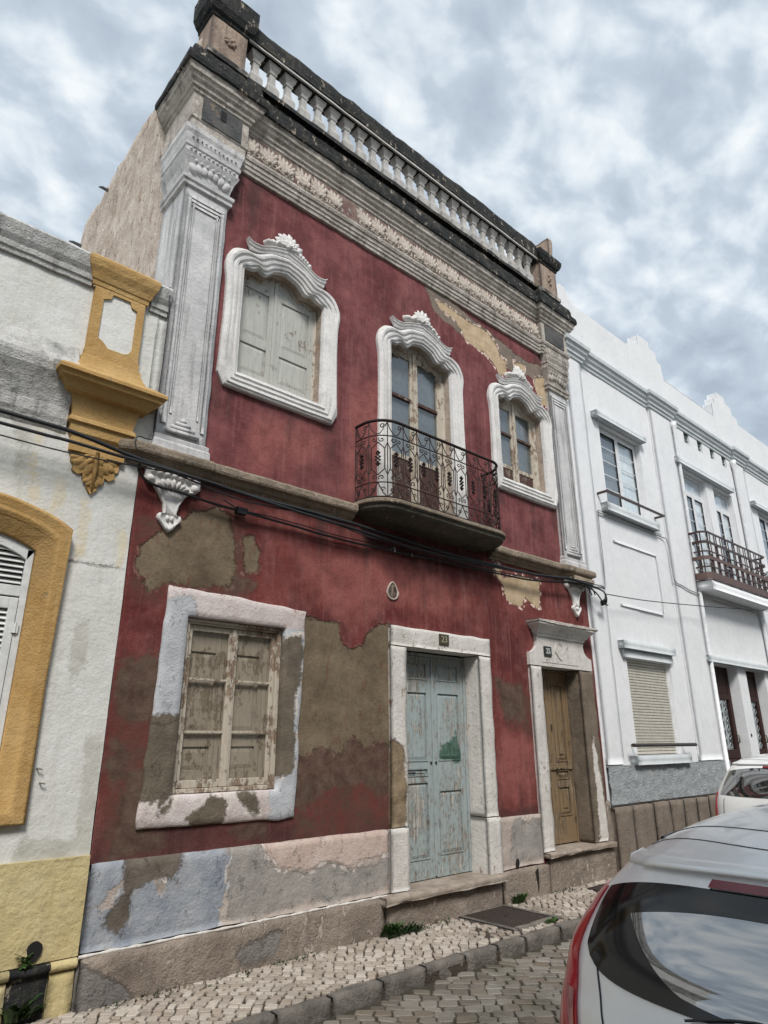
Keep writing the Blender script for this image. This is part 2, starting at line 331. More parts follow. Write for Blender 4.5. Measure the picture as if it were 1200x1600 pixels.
# ------------------------------------------------------------------ mesh helpers
def sdpoly(px, pz, poly):
    P = np.array(poly, float); n = len(P)
    d = np.full(px.shape, 1e9); ins = np.zeros(px.shape, bool)
    for i in range(n):
        a = P[i]; b = P[(i+1) % n]; e_ = b-a
        wx, wz = px-a[0], pz-a[1]
        t = np.clip((wx*e_[0]+wz*e_[1])/(e_@e_+1e-12), 0, 1)
        d = np.minimum(d, np.hypot(wx-t*e_[0], wz-t*e_[1]))
        c = ((a[1] > pz) != (b[1] > pz)) & (px < (b[0]-a[0])*(pz-a[1])/(b[1]-a[1]+1e-12)+a[0])
        ins ^= c
    return np.where(ins, d, -d)
LAY = {}
def add_layers(me, names):
    n = len(me.vertices); co = np.empty(n*3, np.float32); me.vertices.foreach_get('co', co); co = co.reshape(-1, 3)
    for nm in names:
        s = np.full(n, -.5)
        for p in LAY[nm]: s = np.maximum(s, sdpoly(co[:, 0], co[:, 2], p))
        a = me.attributes.new(nm, 'FLOAT', 'POINT'); a.data.foreach_set('value', (np.clip(s, -.5, .5)+1).astype(np.float32))
WORLD = {}
def place(o, parent, mat4=None):
    WORLD[o] = mat4 or Matrix.Identity(4)
    if parent:
        o.parent = parent; o.matrix_parent_inverse = WORLD[parent].inverted()
    if mat4: o.matrix_basis = mat4
def link(name, me, parent=None, mat4=None, label=None, cat=None, group=None, kind=None):
    o = bpy.data.objects.new(name, me); COL.objects.link(o); place(o, parent, mat4)
    for k, v in (('label', label), ('category', cat), ('group', group), ('kind', kind)):
        if v: o[k] = v
    return o
def thing(name, label, cat, loc=(0, 0, 0), group=None):
    return link(name, None, None, Matrix.Translation(loc), label, cat, group)
def sheet(x0_, x1_, y_, z0_, z1_):
    return MB().add([(x0_, y_, z0_), (x1_, y_, z0_), (x1_, y_, z1_), (x0_, y_, z1_)], [(0, 1, 2, 3)])
class MB:
    def __init__(s): s.v = []; s.f = []
    def add(s, vs, fs):
        b = len(s.v); s.v += [tuple(v) for v in vs]; s.f += [tuple(b+i for i in f) for f in fs]; return s
    def box(s, x0, x1, y0, y1, z0, z1):
        return s.add([(x, y, z) for x in (x0, x1) for y in (y0, y1) for z in (z0, z1)],
            [(0, 1, 3, 2), (4, 6, 7, 5), (0, 4, 5, 1), (2, 3, 7, 6), (0, 2, 6, 4), (1, 5, 7, 3)])
    def rbox(s, x0, x1, y0, y1, z0, z1, step=.06, amp=.004, ch=.008, sc=3.):
        def ax(a, b):
            n = max(2, min(200, int(abs(b-a)/step+1))); return [a+(b-a)*i/n for i in range(n+1)]
        X, Y, Z = ax(x0, x1), ax(y0, y1), ax(z0, z1); idx = {}; vs = []; fs = []
        nx, ny, nz = len(X)-1, len(Y)-1, len(Z)-1
        def vid(i, j, k):
            if (i, j, k) not in idx:
                p = [X[i], Y[j], Z[k]]; on = [i in (0, nx), j in (0, ny), k in (0, nz)]
                if sum(on) > 1:
                    for a_, (c_, lo, hi) in enumerate(((i, 0, nx), (j, 0, ny), (k, 0, nz))):
                        if on[a_]: p[a_] += ch*(1 if c_ == lo else -1)*(.6+.8*noise.noise(Vector(p)*4))
                q = Vector(p); d = noise.noise_vector(q*sc)*amp+noise.noise_vector(q*sc*4)*amp*.4
                idx[(i, j, k)] = len(vs); vs.append(tuple(q+d))
            return idx[(i, j, k)]
        for i in range(nx):
            for k in range(nz):
                for j in (0, ny): fs.append((vid(i, j, k), vid(i+1, j, k), vid(i+1, j, k+1), vid(i, j, k+1)))
        for j in range(ny):
            for k in range(nz):
                for i in (0, nx): fs.append((vid(i, j, k), vid(i, j+1, k), vid(i, j+1, k+1), vid(i, j, k+1)))
        for i in range(nx):
            for j in range(ny):
                for k in (0, nz): fs.append((vid(i, j, k), vid(i+1, j, k), vid(i+1, j+1, k), vid(i, j+1, k)))
        return s.add(vs, fs)
    def tube(s, pts, r, n=6, cap=True):
        P = [Vector(p) for p in pts]; b = len(s.v); prev = None; m = len(P)
        for i, p in enumerate(P):
            t = (P[min(i+1, m-1)]-P[max(i-1, 0)]).normalized()
            if prev is None:
                a = Vector((0, 0, 1)) if abs(t.z) < .9 else Vector((1, 0, 0)); u = t.cross(a).normalized()
            else:
                u = (prev-t*prev.dot(t)).normalized()
            prev = u; w = t.cross(u); rr = r[i] if isinstance(r, (list, tuple)) else r
            for k in range(n):
                a = 2*math.pi*k/n; s.v.append(tuple(p+(u*math.cos(a)+w*math.sin(a))*rr))
        for i in range(m-1):
            for k in range(n):
                k2 = (k+1) % n; s.f.append((b+i*n+k, b+i*n+k2, b+(i+1)*n+k2, b+(i+1)*n+k))
        if cap:
            s.f.append(tuple(b+k for k in range(n))); s.f.append(tuple(b+(m-1)*n+k for k in range(n)))
        return s
    def prism(s, poly, y0, y1):      # polygon in XZ, extruded along Y
        n = len(poly)
        s.add([(x, y0, z) for x, z in poly]+[(x, y1, z) for x, z in poly],
            [tuple(range(n)), tuple(range(2*n-1, n-1, -1))]+[(i, (i+1) % n, n+(i+1) % n, n+i) for i in range(n)]); return s
    def rows(s, rows, closed=False, cap=False):      # rows of equally many points
        n = len(rows[0]); b = len(s.v)
        for r in rows: s.v += [tuple(p) for p in r]
        for i in range(len(rows)-1):
            for k in range(n if closed else n-1):
                k2 = (k+1) % n; s.f.append((b+i*n+k, b+i*n+k2, b+(i+1)*n+k2, b+(i+1)*n+k))
        if cap:
            for k in (0, n-1): s.f.append(tuple(b+i*n+k for i in range(len(rows))))
        return s
    def mould(s, path, prof, step=.0, amp=0.0):      # profile (out, z) swept along a plan path, outward = right-hand side of travel reversed to -Y for +X travel
        P = [Vector(p) for p in path]
        if step:
            Q = [P[0]]; C_ = [True]
            for a, b in zip(P, P[1:]):
                n = max(1, int((b-a).length/step))
                for i in range(1, n+1): Q.append(a.lerp(b, i/n))
            P = Q
        nr = []
        for i in range(len(P)):
            d1 = (P[i]-P[i-1]).normalized() if i else None; d2 = (P[i+1]-P[i]).normalized() if i < len(P)-1 else None
            n1 = Vector((d1.y, -d1.x)) if d1 else None; n2 = Vector((d2.y, -d2.x)) if d2 else None
            if n1 and n2:
                m = (n1+n2); m = m/(max(.3, 1+n1.dot(n2)))
            else: m = n1 or n2
            nr.append(m)
        rows = []
        for o, z in prof:
            r_ = []
            for p, m in zip(P, nr):
                q = Vector((p.x+m.x*o, p.y+m.y*o, z))
                if amp: q += noise.noise_vector(q*5)*amp+noise.noise_vector(q*19)*amp*.5
                r_.append(q)
            rows.append(r_)
        return s.rows(rows, cap=True)
    def lump(s, x, z, rx, rz, ry, y=0., rot=0., n=8, m=4, jit=.12):
        c, sn = math.cos(rot), math.sin(rot); vs = []; fs = []
        for j in range(m):
            a = (j/m)*math.pi/2
            for i in range(n):
                th = 2*math.pi*i/n; k = 1+random.uniform(-jit, jit)
                lx, lz = rx*math.cos(a)*math.cos(th)*k, rz*math.cos(a)*math.sin(th)*k
                vs.append((x+lx*c-lz*sn, y-ry*math.sin(a), z+lx*sn+lz*c))
        vs.append((x, y-ry, z))
        for j in range(m-1):
            for i in range(n):
                i2 = (i+1) % n; fs.append((j*n+i, j*n+i2, (j+1)*n+i2, (j+1)*n+i))
        for i in range(n): fs.append(((m-1)*n+i, (m-1)*n+(i+1) % n, m*n))
        return s.add(vs, fs)
    def rough(s, amp, sc=5.):
        s.v = [tuple(Vector(v)+noise.noise_vector(Vector(v)*sc)*amp+noise.noise_vector(Vector(v)*sc*3.7)*amp*.4) for v in s.v]; return s
    def mesh(s, name, mat, smooth=False, layers=()):
        me = bpy.data.meshes.new(name); me.from_pydata(s.v, [], s.f); me.materials.append(M[mat] if isinstance(mat, str) else mat)
        if smooth: me.polygons.foreach_set('use_smooth', [True]*len(me.polygons))
        if layers: add_layers(me, layers)
        return me
    def obj(s, name, mat, parent=None, smooth=False, layers=(), bevel=0, crisp=0, **k):
        o = link(name, s.mesh(name, mat, smooth, layers), parent, **k)
        if crisp:
            m_ = o.modifiers.new('crisp', 'EDGE_SPLIT'); m_.split_angle = R(crisp)
        if bevel:
            m_ = o.modifiers.new('bevel', 'BEVEL'); m_.width = bevel; m_.segments = 2; m_.limit_method = 'ANGLE'
        return o
def fan(b, x, z, R_, n, a0, a1, w, h, y=0., curl=True):
    for i in range(n):
        a = a0+(a1-a0)*i/(n-1); L = R_*random.uniform(.88, 1.08)
        b.lump(x+math.sin(a)*L*.52, z+math.cos(a)*L*.52, w, L*.5, h, y, rot=-a, n=7, m=3, jit=.08)
        if curl: b.lump(x+math.sin(a)*L, z+math.cos(a)*L, w*1.15, w*1.1, h*1.35, y, rot=-a, n=6, m=2)
    return b
def snapgrid(a, b, step, marks):
    g = list(np.linspace(a, b, max(2, int((b-a)/step)+1)))
    for m in marks:
        if a < m < b:
            i = min(range(1, len(g)-1), key=lambda q: abs(g[q]-m)); g[i] = m
    return sorted(set(g))
def wall(name, mat, parent, x0, x1, z0, z1, y=0., step=.05, holes=(), layers=(), relief=.004, sc=1.5, kindfn=None, **k):
    xs = snapgrid(x0, x1, step, [h[0] for h in holes]+[h[1] for h in holes]); zs = snapgrid(z0, z1, step, [h[2] for h in holes]+[h[3] for h in holes])
    nz = len(zs); vs = []; fs = []
    for x in xs:
        for z in zs:
            d = noise.noise(Vector((x*sc, 3, z*sc)))*relief+noise.noise(Vector((x*sc*5, 7, z*sc*5)))*relief*.45
            vs.append((x, y+d, z))
    for i in range(len(xs)-1):
        cx = (xs[i]+xs[i+1])/2
        for j in range(nz-1):
            cz = (zs[j]+zs[j+1])/2
            if any(h[0] < cx < h[1] and h[2] < cz < h[3] for h in holes): continue
            fs.append((i*nz+j, (i+1)*nz+j, (i+1)*nz+j+1, i*nz+j+1))
    b = MB(); b.add(vs, fs)
    return b.obj(name, mat, parent, True, layers, **k)
def subdiv(pts, k, smoothfrom=0):
    out = []; n = len(pts)
    for i in range(n-1):
        p0, p1, p2, p3 = pts[max(i-1, 0)], pts[i], pts[i+1], pts[min(i+2, n-1)]
        for j in range(k):
            t = j/k
            if i >= smoothfrom:
                out.append(tuple(.5*((2*p1[a])+(-p0[a]+p2[a])*t+(2*p0[a]-5*p1[a]+4*p2[a]-p3[a])*t*t+(-p0[a]+3*p1[a]-3*p2[a]+p3[a])*t**3) for a in range(len(p1))))
            else: out.append(tuple(p1[a]+(p2[a]-p1[a])*t for a in range(len(p1))))
    out.append(tuple(pts[-1])); return out

LAY['damp'] = [[(3.85,2.0),(5.16,2.1),(5.16,1.30),(4.7,1.42),(4.3,1.35),(3.85,1.25)],[(6.95,2.6),(7.5,2.55),(7.6,2.1),(7.1,2.1)],[(3.0,3.4),(3.35,3.3),(3.3,3.2),(3.0,3.2)],[(2.14,2.54),(2.33,2.54),(2.50,2.53),(2.47,2.28),(2.42,2.04),(2.24,2.0),(2.15,2.1),(2.07,2.16),(2.1,2.33)],
 [(2.13,1.85),(2.24,1.86),(2.28,1.76),(2.2,1.69),(2.15,1.74)],[(2.11,1.70),(2.22,1.73),(2.23,1.58),(2.17,1.48),(2.11,1.59)],
 [(2.28,1.60),(2.42,1.59),(2.47,1.17),(2.62,1.13),(2.59,1.0),(2.21,1.0),(2.20,1.25)],[(3.25,1.13),(3.62,1.12),(3.58,1.04),(3.32,1.06)]]
LAY['cement'] = [
 [(2.12,3.29),(2.15,3.45),(2.25,3.59),(2.43,3.74),(2.63,3.89),(2.86,3.99),(2.99,3.93),(3.08,3.67),(3.1,3.43),(3.07,3.25),(2.77,3.17),(2.48,3.19),(2.27,3.09)],
 [(3.13,3.74),(3.27,3.79),(3.36,3.61),(3.37,3.4),(3.2,3.41)],
 [(3.90,3.06),(4.17,3.05),(4.38,3.03),(4.45,2.83),(4.58,2.77),(4.71,2.85),(4.82,3.0),(5.0,3.09),(5.16,3.1),(5.16,1.75),(5.0,1.85),(4.75,1.78),(4.6,1.9),(4.42,1.72),(4.19,1.80),(3.96,1.70),(3.80,1.8)]]
LAY['stain'] = [[(2.1,2.5),(2.45,2.5),(2.45,1.0),(2.2,1.0),(2.08,1.6)],[(2.1,3.7),(3.2,4.1),(3.2,3.1),(2.1,3.0)],[(3.9,1.5),(5.1,1.5),(5.1,1.0),(3.9,1.0)],[(7.0,2.4),(7.7,2.5),(7.7,1.9),(7.2,2.0)]]
_r = random.Random(12); LAY['soot_shade'] = []  # sooty drips below the ledges, plus painted shade under the balcony
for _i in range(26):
    _x = _r.uniform(2.2, 9.2); _w = _r.uniform(.02, .07); _l = _r.uniform(.15, .7); LAY['soot_shade'].append([(_x-_w*1.6, 4.24), (_x+_w*1.6, 4.24), (_x+_w, 4.24-_l*.6), (_x, 4.24-_l), (_x-_w, 4.24-_l*.5)])
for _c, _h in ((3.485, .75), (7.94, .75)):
    for _q in (-1, -.8, .2, .9, 1): _x = _c+_q*_h; _l = _r.uniform(.25, .6); LAY['soot_shade'].append([(_x-.04, 5.32), (_x+.04, 5.32), (_x+.015, 5.32-_l), (_x-.015, 5.32-_l)])
for _x in (2.75, 3.0, 8.55): LAY['soot_shade'].append([(_x-.12, 8.14), (_x+.1, 8.14), (_x+.03, 7.5), (_x-.05, 7.3)])
LAY['soot_shade'] += [[(4.6, 4.24), (6.9, 4.24), (6.7, 4.0), (4.8, 3.98)], [(2.06, 1.25), (5.08, 1.12), (5.08, .95), (2.06, .95)], [(6.85, 1.05), (7.66, 1.05), (7.66, .9), (6.85, .9)]]  # first patch paints the balcony's shade on the wall; others darken above the plinth
LAY['rust'] = [[(1.38, 3.95), (1.46, 3.95), (1.45, 3.3), (1.40, 3.2)], [(1.62, 3.8), (1.70, 3.8), (1.68, 3.25), (1.64, 3.2)], [(1.95, 3.6), (2.03, 3.6), (2.03, 3.25), (1.97, 3.2)], [(1.2, 3.9), (1.3, 3.9), (1.28, 3.68), (1.22, 3.68)], [(.2, 4.3), (.3, 4.3), (.28, 3.75), (.22, 3.7)], [(1.15, 4.3), (1.25, 4.3), (1.22, 3.95), (1.18, 3.9)]]
LAY['drip'] = []
for _i in range(34):
    _x = _r.uniform(-1.5, 1.35); _w = _r.uniform(.012, .035); _l = _r.uniform(.1, .55); _z = _r.choice((5.84, 4.34, 4.34)); LAY['drip'].append([(_x-_w*1.6, _z), (_x+_w*1.6, _z), (_x+_w, _z-_l*.6), (_x, _z-_l), (_x-_w, _z-_l*.5)])
LAY['drip'] += [[(1.9, 1.9), (2.06, 1.9), (2.06, 1.0), (1.95, 1.0)], [(1.55, 1.2), (2.06, 1.15), (2.06, 1.0), (1.5, 1.0)], [(1.7, 2.7), (1.8, 2.8), (1.85, 2.4), (1.72, 2.3)]]
LAY['light'] = [[(7.03,1.95),(7.39,1.92),(7.66,1.78),(7.71,1.37),(7.41,1.25),(7.21,1.1),(6.95,1.11),(6.86,1.52)],[(3.85,3.67),(5.03,3.96),(6.12,3.83),(6.34,3.36),(5.03,3.35),(4.65,3.06),(4.12,3.23)],[(4.4,4.5),(5.0,4.6),(5.0,6.2),(4.5,5.9)],[(3.0,4.5),(3.9,4.6),(4.2,5.2),(3.2,5.1)]]
LAY['grey_render'] = [[(5.81,8.16),(6.45,8.16),(6.41,8.1),(6.87,8.04),(7.25,7.99),(7.55,7.94),(7.91,7.85),(8.29,7.85),(8.66,7.92),(8.73,7.56),(8.58,7.5),(8.25,7.57),(7.86,7.45),(7.66,7.5),(7.41,7.54),(6.92,7.54),(6.69,7.6),(6.47,7.66),(6.2,7.68),(5.99,7.79)]]
LAY['ochre'] = [[(6.04,7.95),(6.22,7.99),(6.39,7.97),(6.76,7.94),(7.24,7.96),(7.43,7.83),(7.51,7.65),(7.66,7.6),(7.66,7.36),(7.48,7.27),(7.34,7.41),(7.11,7.53),(6.83,7.53),(6.67,7.57),(6.61,7.70),(6.43,7.84),(6.17,7.85)],
 [(8.39,7.54),(8.72,7.72),(8.72,7.15),(8.57,7.15),(8.45,7.35)],[(7.88,7.69),(8.18,7.74),(8.16,7.6),(7.9,7.53)],
 [(7.06,4.17),(7.17,4.17),(7.25,3.97),(7.51,4.05),(8.12,4.07),(8.06,3.66),(7.89,3.69),(7.72,3.78),(7.62,3.62),(7.45,3.63),(7.28,3.67),(7.23,3.89),(7.10,4.0)]]
LAY['pl_blue'] = [[(2.03,0.72),(2.17,0.62),(2.37,0.79),(2.55,0.85),(2.62,0.75),(2.72,0.88),(2.80,0.99),(3.17,0.98),(3.21,0.77),(3.15,0.40),(2.7,0.36),(2.0,0.36),(2.0,0.51)],[(2.04,1.04),(2.34,1.04),(2.31,0.86),(2.19,0.75),(2.05,0.69)]]
LAY['pl_brown'] = [[(2.34,1.04),(2.80,1.02),(2.75,0.79),(2.55,0.85),(2.40,0.77),(2.39,0.59),(2.36,0.46),(2.2,0.54),(2.23,0.65),(2.32,0.75)]]
LAY['pl_pink'] = [[(3.55,0.98),(4.42,1.0),(5.06,0.98),(5.06,0.75),(4.72,0.75),(4.58,0.67),(4.46,0.73),(4.25,0.78),(4.04,0.72),(3.71,0.80)]]
LAY['pl_grey'] = [[(3.19,0.98),(3.55,0.98),(3.71,0.76),(4.04,0.7),(4.32,0.77),(4.58,0.67),(5.06,0.72),(5.06,0.45),(4.77,0.46),(4.33,0.42),(4.05,0.48),(3.92,0.45),(3.55,0.43),(3.24,0.42)],[(7.1,.9),(7.7,.9),(7.7,.45),(7.0,.5)]]
LAY['low_grey'] = [[(1.9,0.40),(2.12,0.33),(2.41,0.17),(2.5,0.02),(2.0,0.0)],[(3.3,.25),(3.75,.3),(3.7,.12),(3.35,.1)]]
LAY['gw_cement'] = [[(2.33,2.06),(2.70,2.05),(2.70,1.45),(2.58,1.39),(2.30,1.39)],[(3.68,2.84),(3.9,2.86),(3.89,2.39),(3.83,2.23),(3.84,1.57),(3.6,1.50)],[(2.99,1.41),(3.15,1.40),(3.15,1.25),(3.13,1.14),(2.85,1.15),(2.79,1.25),(2.94,1.33)],[(2.66,1.42),(2.64,1.28),(2.53,1.29)],[(3.26,1.41),(3.45,1.42),(3.49,1.24),(3.38,1.25)]]
LAY['gw_grey'] = [[(2.35,3.0),(2.72,3.1),(2.72,2.0),(2.35,2.0)],[(3.6,2.9),(4,2.9),(4,1.1),(3.6,1.1)]]
LAY['jamb_bare'] = [[(5.09,1.90),(5.26,1.78),(5.31,1.34),(5.30,1.0),(5.05,0.96)]]
LAY['jamb_cement'] = [[(8.80,2.70),(8.93,2.98),(9.30,2.98),(9.30,1.0),(9.22,.95),(9.17,1.3),(9.08,1.9),(9.0,1.75),(9.02,1.2),(9.0,.62),(8.93,.48),(8.80,.48)]]
LAY['greenpatch'] = [[(6.08,2.12),(6.22,2.05),(6.36,2.22),(6.50,2.12),(6.50,1.60),(6.17,1.48),(6.05,1.75)],[(5.56,2.0),(5.76,2.05),(5.78,1.68),(5.56,1.64)]]
LAY['worndoor'] = [[(5.3,1.3),(6.7,1.5),(6.7,.3),(5.3,.3)]]
LAY['crackline'] = [[(1.5,3.232),(1.8,3.225),(2.06,3.245),(2.06,3.255),(1.8,3.24),(1.5,3.245)]]

# ================================================================== GROUND
def ground_sheet():
    s = 600.
    MB().add([(-s, -s, -.075), (s, -s, -.075), (s, s, -.075), (-s, s, -.075)], [(0, 1, 2, 3)]).obj('ground', 'roadbed', kind='structure')
ground_sheet()
FH = Vector((F.x, F.y, 0)).normalized()
def visible(x, y, z=0):
    d = Vector((x, y, z))-CAM; f = d.dot(F)
    if f < .3: return 0
    u = 600+1037*d.dot(RX)/f; v = 800-1037*d.dot(UP)/f
    return 1/f if (-30 < u < 1230 and v < 1640) else 0
def stones(parent, name, inside, ox, oy, ang, dx_, dy_, gap, top, mat, jz, jit, x_range, y_range, running=False):
    ca, sa = math.cos(ang), math.sin(ang)
    ni, nj = x_range, y_range; items = []
    def corner(i, j):
        r = random.Random((i*7919+j*104729) & 0xffffffff)
        off = (.5*dx_ if (running and j % 2) else 0)
        wob = math.sin(i*dx_*2.1)*dy_*.5+math.sin(i*dx_*5.3+j*.7)*dy_*.12
        return Vector((i*dx_+r.uniform(-jit, jit)*dx_, j*dy_+wob+r.uniform(-jit, jit)*dy_))
    for j in range(-nj, nj):
        for i in range(-ni, ni):
            r = random.Random((i*31+j*977+5) & 0xffffffff)
            if running:
                sh = random.Random(j*13+1).uniform(0, 1)*dx_
                w = [r.uniform(-.1, .1)*dx_ for _ in range(4)]
                rj = random.Random(j*31+i*3)
                a = Vector(((i)*dx_+sh+jitx(i, j)*dx_, j*dy_)); b_ = Vector(((i+1)*dx_+sh+jitx(i+1, j)*dx_, j*dy_))
                def yy(x, jj): return jj*dy_+.03*math.sin(x*1.7+jj*.35)+.012*math.sin(x*6+jj*2.1)
                q = [Vector((a.x, yy(a.x, j))), Vector((b_.x, yy(b_.x, j))), Vector((b_.x, yy(b_.x, j+1))), Vector((a.x, yy(a.x, j+1)))]
                q = [p+Vector((r.uniform(-jit*.55, jit*.55)*dx_, r.uniform(-jit*.7, jit*.7)*dy_)) for p in q]
            else:
                q = [corner(i, j), corner(i+1, j), corner(i+1, j+1), corner(i, j+1)]
            c = sum(q, Vector((0, 0)))/4
            q = [c+(p-c)*(1-gap) for p in q]
            q = [Vector((ox+p.x*ca-p.y*sa, oy+p.x*sa+p.y*ca)) for p in q]
            c = sum(q, Vector((0, 0)))/4
            if not inside(c.x, c.y): continue
            items.append((visible(c.x, c.y), c, q, r.uniform(-jz, jz), r.uniform(-.05, .05), r.uniform(-.05, .05)))
    items.sort(key=lambda t: -t[0])
    rest = MB()
    for n_, (v, c, q, dz, tx, ty) in enumerate(items):
        # octagonal worn outline: outer low ring, top ring
        o8 = []; t8 = []
        for k in range(4):
            p, pn, pp = q[k], q[(k+1) % 4], q[k-1]
            for t_ in (p.lerp(pp, .11), p.lerp(pn, .11)): o8.append(t_)
        lo = [(p.x-c.x, p.y-c.y, -.05) for p in o8]
        md = [(p.x-c.x, p.y-c.y, dz-.005+tx*(p.x-c.x)+ty*(p.y-c.y)) for p in o8]
        tp = [((p.x-c.x)*.90, (p.y-c.y)*.90, dz+tx*(p.x-c.x)+ty*(p.y-c.y)) for p in o8]
        b = MB() if (n_ < 300 and v > 0) else rest
        vs = lo+md+tp; fs = [(i, (i+1) % 8, 8+(i+1) % 8, 8+i) for i in range(8)]+[(8+i, 8+(i+1) % 8, 16+(i+1) % 8, 16+i) for i in range(8)]+[tuple(range(16, 24))]
        if b is rest: b.add([(x+c.x, y+c.y, z+top) for x, y, z in vs], fs)
        else:
            b.add(vs, fs); b.obj(name, mat, parent, mat4=Matrix.Translation((c.x, c.y, top)))
    if rest.v: rest.obj(name, mat, parent, kind='stuff')
def jitx(i, j): return random.Random(i*131+j*17).uniform(-.16, .16)

pav = MB().add([(-8, -1.0, .042), (24, -1.0, .042), (24, .3, .042), (-8, .3, .042)], [(0, 1, 2, 3)])
pavement = pav.obj('pavement', 'bed', kind='structure')
def in_pav(x, y):
    if not (0.2 < x < 13.5 and -.93 < y < -.005): return False
    if 5.98 < x < 6.84 and -.84 < y < -.0: return False
    if 8.25 < x < 8.72 and -.60 < y < -.22: return False
    if 5.62 < x < 5.98 and -.86 < y < -.42 and random.Random(int(x*90)*7+int(y*90)).random() < .55: return False
    if 4.9 < x < 5.3 and y > -.16: return False
    return True
stones(pavement, 'paving_stone', in_pav, 6, -.5, R(-42),   .086, .076, .17, .064, 'calc', .0045, .22, 120, 125, True)
road = MB().add([(-12, -7, -.058), (26, -7, -.058), (26, -1.0, -.058), (-12, -1.0, -.058)], [(0, 1, 2, 3)]).obj('road', 'roadbed', kind='structure')
stones(road, 'road_sett', lambda x, y: 1.2 < x < 10.5 and -5.8 < y < -1.09 and (visible(x, y) > 0 or y > -4), 5, -2.5, R(-43), .145, .104, .09, -.045, 'sett', .006, .14, 52, 68, True)
kerb = MB().box(-8, 24, -1.04, -.97, -.07, .02).obj('kerb', 'bed', kind='structure')
x = -1.3; k = 0
while x < 13:
    w = random.Random(k).uniform(.40, .58); dz = random.Random(k+50).uniform(-.006, .006)
    MB().rbox(x+.002, x+w-.003, -1.045+dz, -.94+dz, -.09, .071+dz, .04, .005, .012, 6).obj('kerb_stone', 'kerb', kerb, True)
    x += w; k += 1
# weeds and debris at the joints
def tuft(name, label, x, y, z, n, h, spread, mat='leafg', seed=1, parts=False, wall_hang=False, leafw=.012):
    rr = random.Random(seed); t = thing(name, label, 'plant', (x, y, z)); b = MB()
    for i in range(n):
        a = rr.uniform(0, 2*math.pi); L = h*rr.uniform(.5, 1.1); px, py = x+rr.uniform(-spread, spread), y+rr.uniform(-spread*.4, spread*.2)
        dr = Vector((math.cos(a)*.7, -abs(math.sin(a))*.6, 0)); w = leafw*rr.uniform(.7, 1.4); sd_ = Vector((-dr.y, dr.x, 0)).normalized()
        up = rr.uniform(.5, 1.1)*(1 if not wall_hang else rr.choice((-.8, .7, .2)))
        pts = [Vector((px, py, z))+dr*L*f+Vector((0, 0, up*L*(f-.45*f*f)*1.4)) for f in (0, .3, .6, .85, 1)]
        ww = [.35, 1, .9, .5, .05]
        bb = MB() if parts else b
        bb.rows([[p-sd_*w*q for p, q in zip(pts, ww)], [p+Vector((0, 0, -.2*w)) for p in pts], [p+sd_*w*q for p, q in zip(pts, ww)]])
        if parts: bb.obj('leaf', mat if i % 3 else 'leafg', t, True)
    if not parts: b.obj('foliage', mat, t)
    return t
tuft('weed', 'low dark green weed spreading at the foot of the blue door step', 5.12, -.12, .06, 260, .10, .22, 'leafd', 3, leafw=.008)
tuft('weed', 'small bright green tuft on the pavement below the round drain hole', 7.02, -.10, .06, 150, .13, .07, 'leafg', 4, leafw=.009)
tuft('weed', 'flat green weed beside the lower corner of the larger iron cover', 6.55, -.88, .07, 60, .05, .10, 'leafg', 5, leafw=.01)
tuft('weed', 'thin green sprigs in the gap between wall and pavement near the yellow wall', 3.1, -.10, .06, 40, .04, .35, 'leafd', 6, leafw=.006)
for _i, (_x, _w) in enumerate(((2.5, 'ragged dark sprigs at the wall base below the blue painted plinth'), (3.9, 'sparse sprigs at the wall base left of the door step'), (5.6, 'sparse dark weed under the middle of the blue door step'), (7.9, 'few green sprigs at the wall base under the brown door sill'))):
    tuft('weed', _w, _x, -.105, .058, 70, .045, .25, 'leafd', 30+_i, leafw=.005)
tuft('weed', 'taller ragged weed with lighter leaves at the left end of the blue door step', 4.99, -.11, .06, 90, .15, .07, 'leafg', 41, leafw=.012)
# iron covers
t = thing('manhole_cover', 'large rusty iron access cover set in a stone frame in the pavement', 'manhole cover', (6.4, -.42, .06))
MB().rbox(6.0, 6.07, -.83, -.02, .03, .075, .05, .003, .006).rbox(6.73, 6.80, -.83, -.02, .03, .075, .05, .003, .006).rbox(6.072, 6.728, -.83, -.76, .03, .075, .05, .003, .006).rbox(6.072, 6.728, -.09, -.02, .03, .075, .05, .003, .006).obj('frame', 'kerb', t, True)
b = MB().box(6.08, 6.72, -.75, -.10, .03, .070)
b.obj('lid', 'manhole', t, bevel=.004)
b = MB()
for i in range(12):
    for j in range(12):
        if abs(i-5.5) < 1.2 and abs(j-5.5) < 1.2: continue
        cx, cy = 6.115+i*.0515, -.715+j*.053; b.box(cx-.015, cx+.015, cy-.004, cy+.004, .070, .073)
b.obj('tread_pattern', 'manhole', t, kind='stuff')
MB().box(6.37, 6.43, -.44, -.41, .070, .078).obj('lifting_lug', 'manhole', t)
t = thing('manhole_cover', 'small square iron cover among the pale paving stones near the brown door', 'manhole cover', (8.48, -.41, .06))
MB().box(8.29, 8.68, -.57, -.25, .03, .068).obj('lid', 'manhole', t, bevel=.003)
MB().box(8.27, 8.70, -.59, -.571, .03, .072).box(8.27, 8.70, -.249, -.23, .03, .072).box(8.27, 8.289, -.571, -.249, .03, .072).box(8.681, 8.70, -.571, -.249, .03, .072).obj('frame', 'manhole', t)
# loose broken mortar around the larger cover
t = thing('broken_mortar', 'broken reddish mortar and rubble in the pavement gap beside the large iron cover', 'rubble', (5.8, -.62, .05))
rr = random.Random(4)
for i in range(14):
    cx, cy, s_ = 5.68+rr.random()*.28, -.84+rr.random()*.4, rr.uniform(.02, .055)
    MB().rbox(cx-s_, cx+s_, cy-s_*.7, cy+s_*.7, .035, .05+s_*.45, .02, .008, .008, 12).obj('rubble_piece', 'step', t, True)

